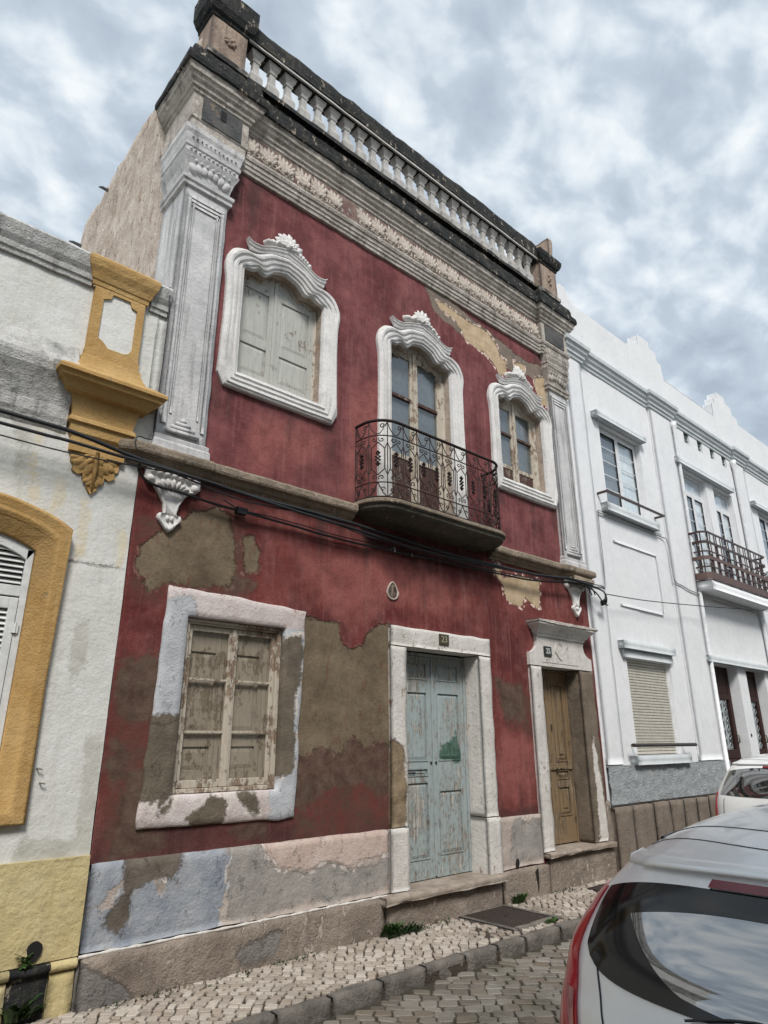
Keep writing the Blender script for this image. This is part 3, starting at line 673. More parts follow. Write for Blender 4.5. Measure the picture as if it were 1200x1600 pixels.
# ================================================================== RED TOWNHOUSE
house = thing('townhouse', 'old two storey red townhouse with peeling paint, white surrounds and a balustrade on top', 'house', (5.7, 0, .05))
XL, XR = 2.06, 9.37
HOLES = [(2.915, 4.055, 5.47, 7.04), (5.12, 6.33, 4.42, 7.04), (7.37, 8.51, 5.47, 7.04), (2.62, 3.72, 1.40, 2.92), (5.33, 6.60, .34, 2.87), (7.94, 8.86, .50, 2.83), (2.0, 2.165, 4.42, 9.4)]
wall('front_wall', 'red', house, XL, XR, .04, 9.30, 0, .036, HOLES, ('cement', 'damp', 'soot_shade', 'stain', 'light', 'grey_render', 'ochre'), .008, 1.3)
# closed shell behind the front
MB().box(2.2, 9.3, 8.9, 9.0, -.05, 9.2).box(9.27, 9.36, .02, 8.9, -.05, 9.2).box(2.2, 9.27, .3, 8.9, 9.05, 9.15).obj('rear_walls', 'flank', house)
# flank wall above the neighbour
top = [(.10, 9.80), (.3, 9.83), (1.31, 9.91), (1.97, 9.88), (2.42, 9.82), (2.79, 9.79), (3.34, 9.72), (3.79, 9.74), (4.04, 9.71), (4.10, 9.4), (4.12, 8.6), (4.2, 0)]
def flank_top(y):
    for a, b_ in zip(top, top[1:]):
        if a[0] <= y <= b_[0]: return a[1]+(b_[1]-a[1])*(y-a[0])/(b_[0]-a[0])
    return top[0][1]
b = MB(); rows0 = []; rows1 = []; nn = 90
ys = [.03+i*(4.09-.03)/60 for i in range(61)]
rows_ = []
for y in ys:
    ht = flank_top(y)+noise.noise(Vector((y*4, 1, 1)))*.035
    r_ = []
    for k in range(91):
        z = .0+(ht)*k/90; d = noise.noise(Vector((4, y*2.5, z*1.5)))*.022+noise.noise(Vector((4, y*9, z*5)))*.010
        r_.append((2.17+d, y, z))
    r_.append((2.45, y, ht)); r_.append((2.45, y, 9.1)); rows_.append(r_)
b.rows(rows_)
b.box(2.19, 2.46, 4.08, 4.10, 0, 9.3).box(2.2, 2.3, 4.1, 8.9, 0, 9.1)
b.obj('flank_wall', 'flank', house, True)
for (y, z, L) in ((3.95, 9.25, .16), (2.95, 9.62, .12), (3.2, 8.4, .09)):
    MB().tube([(2.2, y, z), (2.2-L, y+.02, z+.02), (2.2-L*1.3, y+.05, z+.03)], [.03, .022, .012], 6).obj('broken_peg', 'dkcor', house)
# pilasters
def pilaster(xa, xb, flankret):
    o = []
    b = MB()
    yb = .50 if flankret else .04
    b.rbox(xa, xb, -.06, yb if flankret else .03, 4.395, 7.50, .07, .003, .006)
    p = b.obj('pilaster', 'pil', house, True)
    b = MB()      # raised margin mouldings around the sunk field
    w = .085
    for (a, c) in ((xa+.035, xa+w), (xb-w, xb-.035)): b.rbox(a, c, -.082, -.061, 4.66, 7.36, .08, .002, .006)
    b.rbox(xa+w+.02, xa+w+.045, -.074, -.061, 4.78, 7.28, .08, .002, .004).rbox(xb-w-.045, xb-w-.02, -.074, -.061, 4.78, 7.28, .08, .002, .004)
    for i in range(3): b.rbox(xa+.035+i*.03, xb-.035-i*.03, -.086+i*.005, -.061, 7.32-i*.045, 7.352-i*.045, .08, .002, .004)
    xm = (xa+xb)/2; hw = (xb-xa)/2
    for i in range(4):
        q = hw-.09-i*.045
        if q > .02: b.box(xm-q, xm+q, -.095+i*.006, -.061, 4.58+i*.045, 4.618+i*.045)
    b.obj('field_moulding', 'pil', p, True)
    b = MB().mould(([(xa, .50), (xa, -.06), (xb, -.06), (xb, .0)] if flankret else [(xa, 0), (xa, -.06), (xb, -.06), (xb, .10)]), [(0, 4.395), (.035, 4.395), (.035, 4.47), (.022, 4.49), (.025, 4.53), (.0, 4.55)], .06, .003)
    b.obj('base_moulding', 'pil', p)
    # capital
    path = ([(xa, .50), (xa, -.06), (xb, -.06), (xb, .0)] if flankret else [(xa, 0), (xa, -.06), (xb, -.06), (xb, .12)])
    b = MB().mould(path, [(0, 7.46), (.03, 7.47), (.034, 7.50), (.022, 7.515), (.045, 7.535), (.05, 7.575), (.02, 7.59), (.0, 7.60)], .05, .003)
    b.obj('capital_necking', 'cornice' if not flankret else 'pil', p)
    k_ = 1.0 if flankret else .8
    b = MB().mould(path, [(0, 7.60), (.015, 7.68), (.035, 7.76), (.06*k_, 7.82), (.075*k_, 7.86), (.06*k_, 7.875), (.06*k_, 7.93), (.075*k_, 7.945), (.08*k_, 7.99), (.065*k_, 8.0), (.075*k_, 8.03), (.085*k_, 8.10), (.10*k_, 8.14), (.10*k_, 8.20), (.04, 8.22), (0, 8.23)], .05, .006)
    cap = b.obj('capital', 'pil' if flankret else 'cornice', p)
    b = MB(); n_ = 11
    for i in range(n_):
        xx = xa-.03+(xb-xa+.06)*(i+.5)/n_
        b.lump(xx, 7.905, .019, .022, .025, -.115); b.lump(xx, 8.055, .013, .013, .022, -.135)
    for i in range(7):
        xx = xa+.02+(xb-xa-.04)*(i+.5)/7
        b.lump(xx, 7.70+.05*math.sin(i*math.pi/6), .045, .075, .035, -.075, rot=.5-(i/6.)); b.lump(xx+.02, 7.80, .03, .035, .03, -.09)
    b.obj('capital_carving', 'pil' if flankret else 'cornice', p, True, kind='stuff')
    return p
pilaster(2.14, 2.65, True)
pilaster(8.72, 9.26, False)
MB().box(9.275, 9.372, -.014, .0, 4.42, 8.1).obj('corner_render', 'white_r', house)
MB().rbox(9.335, 9.375, -.016, .0, 1.02, 4.19, .08, .004, .003).obj('corner_render', 'white_r', house)
# string course
SP = [(1.96, .45), (1.96, 0), (2.0, -.02), (2.66, -.02), (2.68, 0), (4.52, 0)]
spf = [(0, 4.20), (.02, 4.20), (.035, 4.225), (.06, 4.24), (.085, 4.275), (.125, 4.29), (.135, 4.31), (.135, 4.36), (.12, 4.385), (.06, 4.40), (0, 4.41)]
MB().mould(SP, spf, .05, .006).obj('string_course', 'string', house)
MB().mould([(6.95, 0), (8.66, 0), (8.68, -.03), (9.32, -.03), (9.34, .1)], spf, .05, .006).obj('string_course', 'string', house)
# architrave, frieze, cornice
EP = [(2.14, .62), (2.14, -.08), (2.74, -.08), (2.74, 0), (8.60, 0), (8.60, -.08), (9.28, -.08), (9.28, .35)]
EA = [(2.74, -.02), (2.76, 0), (8.60, 0), (8.62, -.05), (9.27, -.05), (9.27, .2)]
MB().mould(EA, [(0, 8.115), (.035, 8.12), (.042, 8.165), (.055, 8.17), (.060, 8.215), (.072, 8.22), (.078, 8.27), (.092, 8.275), (.105, 8.31), (.105, 8.335), (.05, 8.35), (0, 8.36)], .06, .004).obj('architrave', 'cornice', house)
MB().mould(EP, [(.0, 8.20), (.035, 8.22), (.035, 8.34), (.05, 8.36), (.05, 8.70), (.07, 8.715), (.072, 8.75), (.095, 8.765), (.10, 8.80), (.13, 8.83), (.145, 8.87), (.165, 8.885), (.17, 8.93), (.185, 8.955)], .06, .006).obj('frieze', 'cornice', house)
MB().mould(EP, [(.185, 8.956), (.205, 8.97), (.212, 9.02), (.205, 9.085), (.17, 9.12), (.15, 9.135), (.148, 9.22), (.13, 9.29), (.10, 9.335), (-.05, 9.34)], .06, .012).obj('cornice', 'black', house)
MB().rbox(2.20, 2.70, -.145, -.131, 8.37, 8.69, .06, .003, .003).obj('frieze_block', 'dkcor', house)
MB().box(2.42, 2.49, -.150, -.146, 8.52, 8.66).obj('block_slot', 'hole', house)
MB().rbox(8.66, 9.22, -.145, -.131, 8.37, 8.69, .06, .003, .003).obj('frieze_block', 'dkcor', house)
MB().rbox(2.75, 8.59, -.0545, -.051, 8.375, 8.69, .2, .0005, .001).obj('frieze_ground', 'friezebg', house)
lf = []
for v in range(5):
    random.seed(40+v); b = MB()
    fan(b, 0, -.12, .25, 5, -.42, .42, .026, .020, 0, False); fan(b, 0, -.12, .16, 5, -.62, .62, .024, .038, 0, False); fan(b, 0, -.10, .06, 5, -2.4, 2.4, .018, .03, 0, False)
    b.lump(0, -.075, .028, .03, .05)
    for q in (-1, 1): b.tube([(q*.02, -.025, -.12), (q*.06, -.03, -.13), (q*.088, -.025, -.10), (q*.075, -.025, -.07), (q*.06, -.025, -.09)], .011, 5)
    lf.append(b.rough(.010, 14).mesh('frieze_leaf', 'leafst', True))
for i in range(23):
    if i == 6: continue
    link('frieze_leaf', lf[i % 5], house, Matrix.Translation((2.86+i*.2535, -.054, 8.525+random.uniform(-.008, .008)))@Matrix.Rotation(random.uniform(-.15, .15), 4, 'Y')@Matrix.Scale(1.25, 4))
# balustrade
bal = MB().rbox(2.64, 8.56, -.185, .06, 9.33, 9.40, .12, .006, .008).obj('balustrade', 'black', house, True)
MB().rbox(2.62, 8.58, -.195, -.165, 9.965, 9.995, .12, .004, .004).obj('rail_bead', 'balus', bal, True)
random.seed(5)
MB().rbox(2.62, 8.58, -.21, .08, 10.0, 10.27, .06, .010, .02, 4).obj('coping', 'black', bal, True)
prof = [(.084, 9.40), (.090, 9.44), (.092, 9.56), (.080, 9.59), (.052, 9.64), (.043, 9.70), (.043, 9.80), (.058, 9.812), (.058, 9.828), (.050, 9.838), (.062, 9.87), (.082, 9.895), (.088, 9.915), (.088, 9.935), (.096, 9.94), (.096, 9.965)]
b = MB()
for a, c in zip(prof, prof[1:]):
    pass
rws = [[(sx*o*.95, sy*o*.72, z-9.4) for sx, sy in ((-1, -1), (1, -1), (1, 1), (-1, 1))] for o, z in prof]
b.rows(rws, closed=True)
bm_ = b.mesh('baluster', 'balus')
for i in range(24):
    link('baluster', bm_, bal, Matrix.Translation((2.83+i*.2415, -.07, 9.4))@Matrix.Rotation(random.uniform(-.04, .04), 4, 'Z'))
def pedestal(xa, xb, top_, mat):
    p = MB().rbox(xa, xb, -.20, .16, 9.30, 9.965, .08, .004, .008).obj('pedestal', mat, house, True)
    MB().mould([(xa, .16), (xa, -.20), (xb, -.20), (xb, .16)], [(0, 9.30), (.03, 9.30), (.03, 9.37), (.012, 9.40), (0, 9.41)], .06, .004).obj('pedestal_base', 'cornice', p)
    MB().mould([(xa, .16), (xa, -.20), (xb, -.20), (xb, .16)], [(0, 9.93), (.015, 9.94), (.02, 9.98), (.05, 10.0), (.075, 10.06), (.085, 10.08), (.09, top_-.02), (.07, top_), (-.18, top_)], .05, .012).obj('pedestal_cap', 'black', p)
    return p
p = pedestal(2.17, 2.64, 10.36, 'ped')
b = MB()
for i in range(7):
    a = i*2*math.pi/7; b.lump(2.42+.05*math.cos(a), 9.68+.05*math.sin(a), .038, .03, .03, -.2, rot=a)
b.lump(2.42, 9.68, .03, .03, .04, -.2).rough(.006, 15).obj('rosette', 'ped', p, True)
p = pedestal(8.60, 9.10, 10.18, 'ped')
b = MB()
for (dx_, dz_) in ((0, .08), (.02, .02), (-.02, -.04), (.015, -.1)): b.lump(8.86+dx_, 9.68+dz_, .035, .04, .03, -.2)
b.rough(.006, 15).obj('rosette', 'ped', p, True)
# small party wall rising behind the right hand pedestal
MB().rbox(9.02, 9.14, -.16, .75, 10.1, 10.75, .06, .014, .02, 4).obj('party_wall_stub', 'ped', house, True)

# --- ornate upper window surrounds
RI = [(0, 5.52), (.3, 5.52), (.545, 5.52), (.548, 5.9), (.55, 6.3), (.548, 6.7), (.545, 6.84), (.45, 6.865), (.37, 6.905), (.27, 6.88), (.16, 6.98), (0, 7.03)]
RO = [(0, 5.30), (.4, 5.30), (.70, 5.305), (.775, 5.44), (.755, 6.1), (.76, 6.55), (.790, 6.8), (.72, 6.99), (.585, 7.065), (.42, 7.085), (.24, 7.19), (0, 7.25)]
def mirror_curve(h, closed):
    r = h; l = [(-x_, z_) for x_, z_ in reversed(h)]
    return r+l[1:(-1 if closed else None)]
def surround(cx, sx, name, door=False, label=None):
    I, O = RI, RO
    if door:
        I = [(.548, 4.42), (.548, 4.9), (.548, 5.3), (.548, 5.9)]+RI[4:]; O = [(.765, 4.42), (.765, 4.9), (.765, 5.3), (.758, 5.9)]+RO[4:]
        I = subdiv(I, 4, 5); O = subdiv(O, 4, 5)
    else:
        I = subdiv(I, 4, 5); O = subdiv(O, 4, 5)
    I = mirror_curve(I, not door); O = mirror_curve(O, not door)
    I = [(cx+x_*sx, z_) for x_, z_ in I]; O = [(cx+x_*sx, z_) for x_, z_ in O]
    rows_rev = [[(cx_, y_, cz_) for cx_, cz_ in I] for y_ in (.20, .14, .08, .03, -.008)]
    prof = [(-.02, .02), (0, -.012), (.03, -.030), (.14, -.034), (.17, -.050), (.25, -.056), (.29, -.040), (.40, -.042), (.43, -.060), (.53, -.064), (.57, -.048), (.68, -.050), (.71, -.068), (.82, -.072), (.88, -.058), (.95, -.052), (1., -.038), (1., .012)]
    rows_ = []
    for f, y_ in prof:
        rows_.append([(a[0]+(b_[0]-a[0])*f, y_, a[1]+(b_[1]-a[1])*f) for a, b_ in zip(I, O)])
    win = MB().rows(rows_, closed=not door, cap=door).rough(.0035, 7).obj(name, 'white_trim', house, True, label=label, crisp=24)
    MB().rows([rv for rv in rows_rev], closed=not door).rough(.0035, 7).obj('reveal', 'reveal', win, True)
    Hh = [(.555, 7.235), (.50, 7.205), (.43, 7.20), (.36, 7.215), (.2, 7.295), (0, 7.36)]; Bh = [(.515, 7.095), (.47, 7.095), (.41, 7.10), (.34, 7.13), (.2, 7.20), (0, 7.245)]
    Hh = mirror_curve(subdiv(Hh, 4), False); Bh = mirror_curve(subdiv(Bh, 4), False)
    rows_ = []
    for f, y_ in [(0, -.03), (.0, -.054), (.16, -.060), (.22, -.048), (.42, -.052), (.50, -.064), (.66, -.068), (.72, -.056), (.86, -.066), (.92, -.074), (1, -.072), (1.02, -.05), (1.0, .01)]:
        rows_.append([(cx+(a[0]+(b_[0]-a[0])*f)*sx, y_, a[1]+(b_[1]-a[1])*f) for a, b_ in zip(Bh, Hh)])
    MB().rows(rows_, cap=True).rough(.003, 8).obj('hood', 'white_trim', win, True, crisp=24)
    random.seed(int(cx*10)); b = MB()
    fan(b, cx, 7.38, .21, 7, -1.15, 1.15, .042, .035, -.035, False); fan(b, cx, 7.37, .14, 7, -1.4, 1.4, .032, .055, -.035, False); fan(b, cx, 7.36, .07, 5, -1.5, 1.5, .024, .075, -.035, False)
    for i in range(6):
        q = .12+i*.035
        b.lump(cx-q*sx, 7.40-.014*i+random.uniform(-.01, .012), .04, .045, .08); b.lump(cx+q*sx, 7.40-.022*i+random.uniform(-.01, .012), .04, .045, .08)
    b.rough(.012, 16).obj('crest', 'white_trim', win, True)
    return win
W1 = surround(3.485, 1.0, 'shuttered_window', label='upper left window closed by cream panelled shutters')
W2 = surround(5.725, 1.055, 'balcony_door', True, label='tall glazed balcony door in the middle of the upper floor')
W3 = surround(7.94, 1.03, 'casement_window', label='upper right window with grey blue panes')
def archframe(cx, sx, z0, y0_, y1_, w, mat, parent, name='frame'):
    I = [(.548, z0), (.548, 5.9), (.55, 6.3), (.548, 6.7), (.545, 6.84), (.45, 6.865), (.37, 6.905), (.27, 6.88), (.16, 6.98), (0, 7.03)]
    J = [(.548-w, z0), (.548-w, 5.9), (.55-w, 6.3), (.548-w, 6.68), (.545-w, 6.84-w), (.42, 6.865-w), (.35, 6.905-w), (.26, 6.88-w), (.14, 6.97-w), (0, 7.02-w)]
    I = mirror_curve(subdiv(I, 3, 4), False); J = mirror_curve(subdiv(J, 3, 4), False)
    P = lambda c_, y_: [(cx+x_*sx, y_, z_) for x_, z_ in c_]
    mid = [((a[0]+b_[0])/2, (a[1]+b_[1])/2) for a, b_ in zip(I, J)]
    return MB().rows([P(I, y0_), P(mid, y0_-.006), P(mid, y0_+.012), P(J, y0_+.014), P(J, y1_)], cap=True).obj(name, mat, parent, True)
def leaf_frame(b, x0_, x1_, z0, z1, y, d, openings, st):
    zs = [z0]+[v for o in openings for v in o]+[z1]
    b.box(x0_, x0_+st, y, y+d, z0, z1).box(x1_-st, x1_, y, y+d, z0, z1)
    for i in range(0, len(zs), 2):
        if zs[i+1]-zs[i] > .002: b.box(x0_+st, x1_-st, y, y+d, zs[i], zs[i+1])
    return b
def raised(b, x0_, x1_, z0, z1, y, d=.012):
    g = .035; b.box(x0_, x1_, y+d, y+d+.01, z0, z1)
    b.add([(x0_+g*.3, y+d, z0+g*.3), (x1_-g*.3, y+d, z0+g*.3), (x1_-g*.3, y+d, z1-g*.3), (x0_+g*.3, y+d, z1-g*.3),
           (x0_+g*1.4, y+.003, z0+g*1.4), (x1_-g*1.4, y+.003, z0+g*1.4), (x1_-g*1.4, y+.003, z1-g*1.4), (x0_+g*1.4, y+.003, z1-g*1.4)],
          [(0, 1, 5, 4), (1, 2, 6, 5), (2, 3, 7, 6), (3, 0, 4, 7), (4, 5, 6, 7)])
    return b
# W1 : shutters
archframe(3.485, 1.0, 5.50, .125, .17, .025, 'frame_old', W1)
for (a, c) in ((2.95, 3.452), (3.458, 4.02)):
    b = leaf_frame(MB(), a, c, 5.53, 7.0, .145, .035, [(5.68, 6.03), (6.15, 6.76)], .085)
    raised(b, a+.085, c-.085, 5.68, 6.03, .15); raised(b, a+.085, c-.085, 6.15, 6.76, .15)
    b.obj('shutter_leaf', 'shut_cream', W1, bevel=.003)
MB().box(3.43, 3.475, .130, .144, 5.53, 6.98).obj('cover_strip', 'shut_cream', W1, bevel=.004)
MB().rbox(2.93, 4.04, .0, .22, 5.46, 5.53, .06, .004, .006).obj('sill', 'white_trim', W1, True)
# W2 : balcony door, W3 : casement
def glazed(parent, cx, hw, zb, panes, boards, y=.15):
    archframe(cx, hw/.545, zb, y-.03, y+.05, .055, 'frame_old', parent)
    for s_ in (-1, 1):
        a, c = (cx-hw+.05, cx-.004) if s_ < 0 else (cx+.004, cx+hw-.05)
        leaf_frame(MB(), a, c, zb, 7.0, y, .04, [boards] + list(panes), .07).obj('leaf', 'frame_old', parent, bevel=.004)
        for p0, p1 in panes:
            sheet(a+.07, c-.07, y+.018, p0, p1).obj('pane', 'glass', parent)
        n_ = 3; w_ = (c-a-.14)/n_
        for i in range(n_):
            MB().box(a+.07+i*w_+.002, a+.07+(i+1)*w_-.002, y+.012, y+.03, boards[0], boards[1]).obj('board', 'boards', parent, bevel=.003)
        MB().box(a+.03, c-.03, y+.045, y+.048, panes[0][0]-.05, 7.0).obj('sky_backing', 'sky_backing', parent)  # added sheet that lifts the panes like reflected sky
    for i in range(len(panes)-1):
        for s_ in (-1, 1):
            a, c = (cx-hw+.12, cx-.07) if s_ < 0 else (cx+.07, cx+hw-.12)
            MB().box(a, c, y-.006, y+.03, panes[i][1]-.004, panes[i+1][0]+.004).obj('muntin', 'boards', parent)
    MB().box(cx-.028, cx+.028, y-.022, y-.002, zb, 6.97).obj('meeting_bar', 'frame_old', parent, bevel=.006)
glazed(W2, 5.725, .575, 4.44, [(5.38, 6.20), (6.235, 6.84)], (4.55, 5.32))
glazed(W3, 7.94, .56, 5.54, [(5.86, 6.37), (6.40, 6.82)], (5.60, 5.80))
MB().rbox(7.39, 8.50, .0, .22, 5.46, 5.54, .06, .004, .006).obj('sill', 'white_trim', W3, True)

# --- ground floor window
GW = MB()
Io = [(2.655, 1.425), (3.685, 1.425), (3.685, 2.905), (2.655, 2.905)]
def gw_path(outer):
    pts = []
    if outer: C4 = [(2.40, 1.19), (3.885, 1.17), (3.93, 3.105), (2.445, 3.165)]
    else: C4 = Io
    for i in range(4):
        a, c = C4[i], C4[(i+1) % 4]
        for j in range(24):
            f = j/24; pts.append((a[0]+(c[0]-a[0])*f, a[1]+(c[1]-a[1])*f))
    if outer:
        pts = [(x_+noise.noise(Vector((x_*5, z_*5, 0)))*.022-(.03*max(0, 2.1-z_)*(x_ < 3)*.6), z_+noise.noise(Vector((x_*5, z_*5, 9)))*.016) for x_, z_ in pts]
    return pts
I, O = gw_path(0), gw_path(1); rows_ = []
for f, y_ in ((0, .10), (0, -.02), (.05, -.034), (.25, -.036), (.5, -.036), (.75, -.036), (.94, -.034), (1, -.02), (1, .01)):
    rows_.append([(a[0]+(c[0]-a[0])*f, y_, a[1]+(c[1]-a[1])*f) for a, c in zip(I, O)])
G = GW.rows(rows_, closed=True).rough(.004, 6).obj('ground_floor_window', 'gws', house, True, ('gw_cement', 'gw_grey'), label='large ground floor window with old glazed sashes and a patched surround')
b = MB().box(2.66, 2.705, .03, .12, 1.43, 2.90).box(3.635, 3.68, .03, .12, 1.43, 2.90).box(2.705, 3.635, .03, .12, 2.855, 2.90).box(2.705, 3.635, .03, .12, 1.43, 1.465)
b.box(2.67, 3.67, .01, .03, 2.875, 2.898).obj('outer_frame', 'frame_old', G, bevel=.004)
for a, c in ((2.707, 3.168), (3.174, 3.633)):
    leaf_frame(MB(), a, c, 1.468, 2.852, .06, .035, [(1.53, 2.80)], .042).obj('sash', 'frame_old', G, bevel=.004)
    for z_ in (1.925, 2.375): MB().box(a+.042, c-.042, .064, .086, z_-.009, z_+.009).obj('muntin', 'frame_old', G)
    for z0_, z1_ in ((1.53, 1.916), (1.934, 2.366), (2.384, 2.80)):
        sheet(a+.043, c-.043, .075, z0_, z1_).obj('pane', 'glass', G)
    m_ = (a+c)/2
    for a2, c2 in ((a, a+.36), (a+.364, c)):
        b = leaf_frame(MB(), a2, c2, 1.45, 2.86, .105, .03, [(1.60, 1.80), (1.93, 2.62)], .045)
        if c2-a2 > .2:
            raised(b, a2+.045, c2-.045, 1.60, 1.80, .11); raised(b, a2+.045, c2-.045, 1.93, 2.62, .11)
        b.obj('inner_shutter', 'shut_brown', G, bevel=.002)
MB().box(3.150, 3.192, .045, .059, 1.468, 2.852).obj('meeting_bar', 'frame_old', G, bevel=.005)
# --- plinth
pl = MB().rbox(2.06, 5.075, -.035, .02, .395, .985, .06, .006, .012, 4).obj('plinth', 'plinth', house, True, ('pl_blue', 'pl_brown', 'pl_pink', 'pl_grey'))
MB().rbox(6.835, 7.69, -.035, .02, .395, .965, .06, .006, .012, 4).obj('plinth', 'plinth', house, True, ('pl_grey',))
MB().rbox(2.05, 4.955, -.085, .02, -.02, .385, .05, .014, .02, 3).obj('base_course', 'base', house, True, ('low_grey',))
b = MB()
for i in range(59):
    xx = 2.05+i*.05; b.tube([(xx, -.05, .392), (xx+.052, -.05, .392)], [.012+.004*math.sin(i*1.7), .012+.004*math.sin((i+1)*1.7)], 5, False)
b.rough(.004, 9).obj('joint_fillet', 'jamb', house, True)
MB().rbox(6.80, 7.74, -.075, .02, -.02, .388, .05, .008, .012, 4).obj('base_course', 'base', house, True)
MB().rbox(7.742, 9.36, -.060, .02, -.02, .43, .05, .012, .02, 4).obj('base_course', 'base', house, True)
MB().rbox(9.19, 9.38, -.045, .02, .43, 1.02, .05, .012, .02, 4).obj('plinth', 'base', house, True)
b = MB()
for i in range(20):
    a = 2*math.pi*i/20; b.v.append((7.13+.036*math.cos(a), -.046, .455+.052*math.sin(a)))
b.f.append(tuple(range(20))); b.obj('drain_hole', 'hole', house)
# drips of dark soil and cracks in the base
MB().prism([(7.42, .33), (7.47, .36), (7.49, .26), (7.46, .10), (7.44, .22)], -.088, -.07).rough(.01, 20).obj('crack', 'hole', house)
# --- door 1
def rev(b, xa, xb, z0, z1, y0_=-.0, y1_=.24): return b
D1 = thing  # placeholder name reuse guard
d1 = MB().rbox(5.085, 5.335, -.045, .24, .99, 2.862, .055, .004, .010, 4).rbox(6.595, 6.835, -.045, .24, .99, 2.862, .055, .004, .010, 4).rbox(5.085, 6.835, -.047, .24, 2.866, 3.095, .055, .004, .010, 4).obj('door_surround', 'jamb', house, True, ('jamb_bare',))
MB().rbox(5.065, 5.338, -.055, .24, .395, .985, .055, .004, .010, 4).obj('jamb_base', 'jamb', d1, True)
MB().rbox(6.59, 6.850, -.055, .24, .335, .985, .055, .004, .010, 4).obj('jamb_base', 'jamb', d1, True)
stp = MB().rbox(4.90, 6.80, -.165, .26, .315, .392, .03, .0035, .014, 10).obj('door_step', 'step', house, True)
MB().rbox(4.965, 6.79, -.085, .10, -.02, .31, .05, .016, .02, 4).obj('step_riser', 'base', stp, True)
y = .215
MB().box(5.336, 5.40, .20, .26, .40, 2.85).box(6.555, 6.594, .20, .26, .40, 2.85).box(5.40, 6.555, .20, .26, 2.815, 2.85).obj('door_frame', 'blue_door', d1, bevel=.004, layers=('worndoor',))
for a, c, lab in ((5.402, 5.985, None), (5.99, 6.553, None)):
    P_ = [(.60, 1.40), (1.46, 1.545), (1.62, 2.40), (2.54, 2.74)]
    if a > 5.9: P_ = [(.62, 1.30), (1.62, 2.40), (2.54, 2.74)]
    L = leaf_frame(MB(), a, c, .40, 2.812, y, .04, P_, .085)
    L = L.obj('door_leaf', 'blue_door', house, bevel=.003, layers=('greenpatch', 'worndoor'))
    for z0_, z1_ in P_:
        raised(MB(), a+.086, c-.086, z0_+.001, z1_-.001, y, .014).obj('panel', 'blue_door', L, layers=('greenpatch', 'worndoor'))
        fr = MB()
        for (q0, q1, q2, q3) in ((a+.085, c-.085, z0_, z0_+.012), (a+.085, c-.085, z1_-.012, z1_)): fr.box(q0, q1, y-.008, y+.012, q2, q3)
        for q in (a+.085, c-.097): fr.box(q, q+.012, y-.008, y+.012, z0_+.012, z1_-.012)
        fr.obj('panel_bead', 'blue_door', L, layers=('worndoor', 'greenpatch'))
    if a < 5.9:
        MB().tube([(a+.12, y-.02, 1.50), (a+.27, y-.02, 1.50)], .008, 6).box(a+.115, a+.13, y-.02, y, 1.492, 1.508).box(a+.26, a+.275, y-.02, y, 1.492, 1.508).obj('letter_slot', 'iron', L)
    kx = c-.035 if a < 5.9 else a+.045
    MB().lump(kx, 1.60, .014, .018, .02, y, jit=0).obj('keyhole_cover', 'iron', L, True)
MB().box(5.975, 6.003, y-.016, y-.001, .42, 2.81).obj('meeting_strip', 'blue_door', d1, bevel=.003, layers=('worndoor',))
MB().box(5.33, 6.60, .27, .30, .3, 2.95).box(7.9, 8.9, .27, .30, .4, 2.95).obj('dark_backing', 'darkroom', house)
def textmesh(body, size, mat):
    cu = bpy.data.curves.new('text', 'FONT'); cu.body = body; cu.size = size; cu.extrude = .0015; cu.align_x = 'CENTER'; cu.align_y = 'CENTER'; cu.offset = .002
    o = bpy.data.objects.new('tmp', cu); COL.objects.link(o); dg = bpy.context.evaluated_depsgraph_get(); me = bpy.data.meshes.new_from_object(o.evaluated_get(dg))
    bpy.data.objects.remove(o); me.materials.clear(); me.materials.append(M[mat]); return me
RotX = Matrix.Rotation(R(90), 4, 'X')
pn = MB().box(5.865, 6.035, -.062, -.0475, 2.935, 3.065).obj('number_plate', 'plate_g', house, bevel=.004, label='small square brown house number tile over the blue door')
link('number', textmesh('23', .105, 'numb'), pn, Matrix.Translation((5.95, -.0645, 3.0))@RotX)
# --- door 2
d2 = MB().rbox(7.675, 7.94, -.045, .24, .51, 2.825, .055, .004, .010, 4).rbox(8.86, 9.245, -.045, .24, .51, 2.825, .055, .006, .014, 4).obj('brown_door_surround', 'jamb', house, True, ('jamb_cement',))
half = [(0, 2.83), (.78, 2.83), (.78, 3.0), (.72, 3.01), (.645, 3.04), (.595, 3.10), (.575, 3.17), (.60, 3.24), (.64, 3.27), (0, 3.27)]
half = [(.0, 2.829), (.775, 2.829), (.775, 3.0), (.72, 3.01), (.645, 3.045), (.595, 3.10), (.58, 3.17), (.60, 3.235), (0, 3.235)]
cxd = 8.44
poly = [(cxd+a*1.0, z_) for a, z_ in half[1:]]+[(cxd-a, z_) for a, z_ in reversed(half[1:-1])]
b = MB().prism(poly, -.048, .24)
b.obj('lintel', 'jamb', d2)
MB().box(7.94, 8.86, -.054, -.0485, 2.88, 3.19).obj('sunk_panel_frame', 'jamb', d2, bevel=.003)
MB().tube([(8.33, -.058, 3.19), (8.27, -.060, 3.10), (8.27, -.060, 3.05), (8.35, -.058, 2.97), (8.42, -.058, 2.93)], .010, 6).tube([(8.44, -.057, 3.15), (8.47, -.057, 3.08), (8.43, -.057, 3.02)], .008, 6).obj('relief_scroll', 'jamb', d2)
MB().mould([(7.87, .02), (7.87, -.05), (9.02, -.05), (9.02, .02)], [(0, 3.235), (.02, 3.24), (.025, 3.27), (.05, 3.285), (.065, 3.32), (.10, 3.345), (.125, 3.375), (.15, 3.385), (.155, 3.405)], .04, .004).obj('hood', 'white_trim', d2)
MB().rbox(7.70, 9.23, -.225, .02, 3.405, 3.45, .03, .007, .010, 14).obj('hood_slab', 'cornice', d2, True)
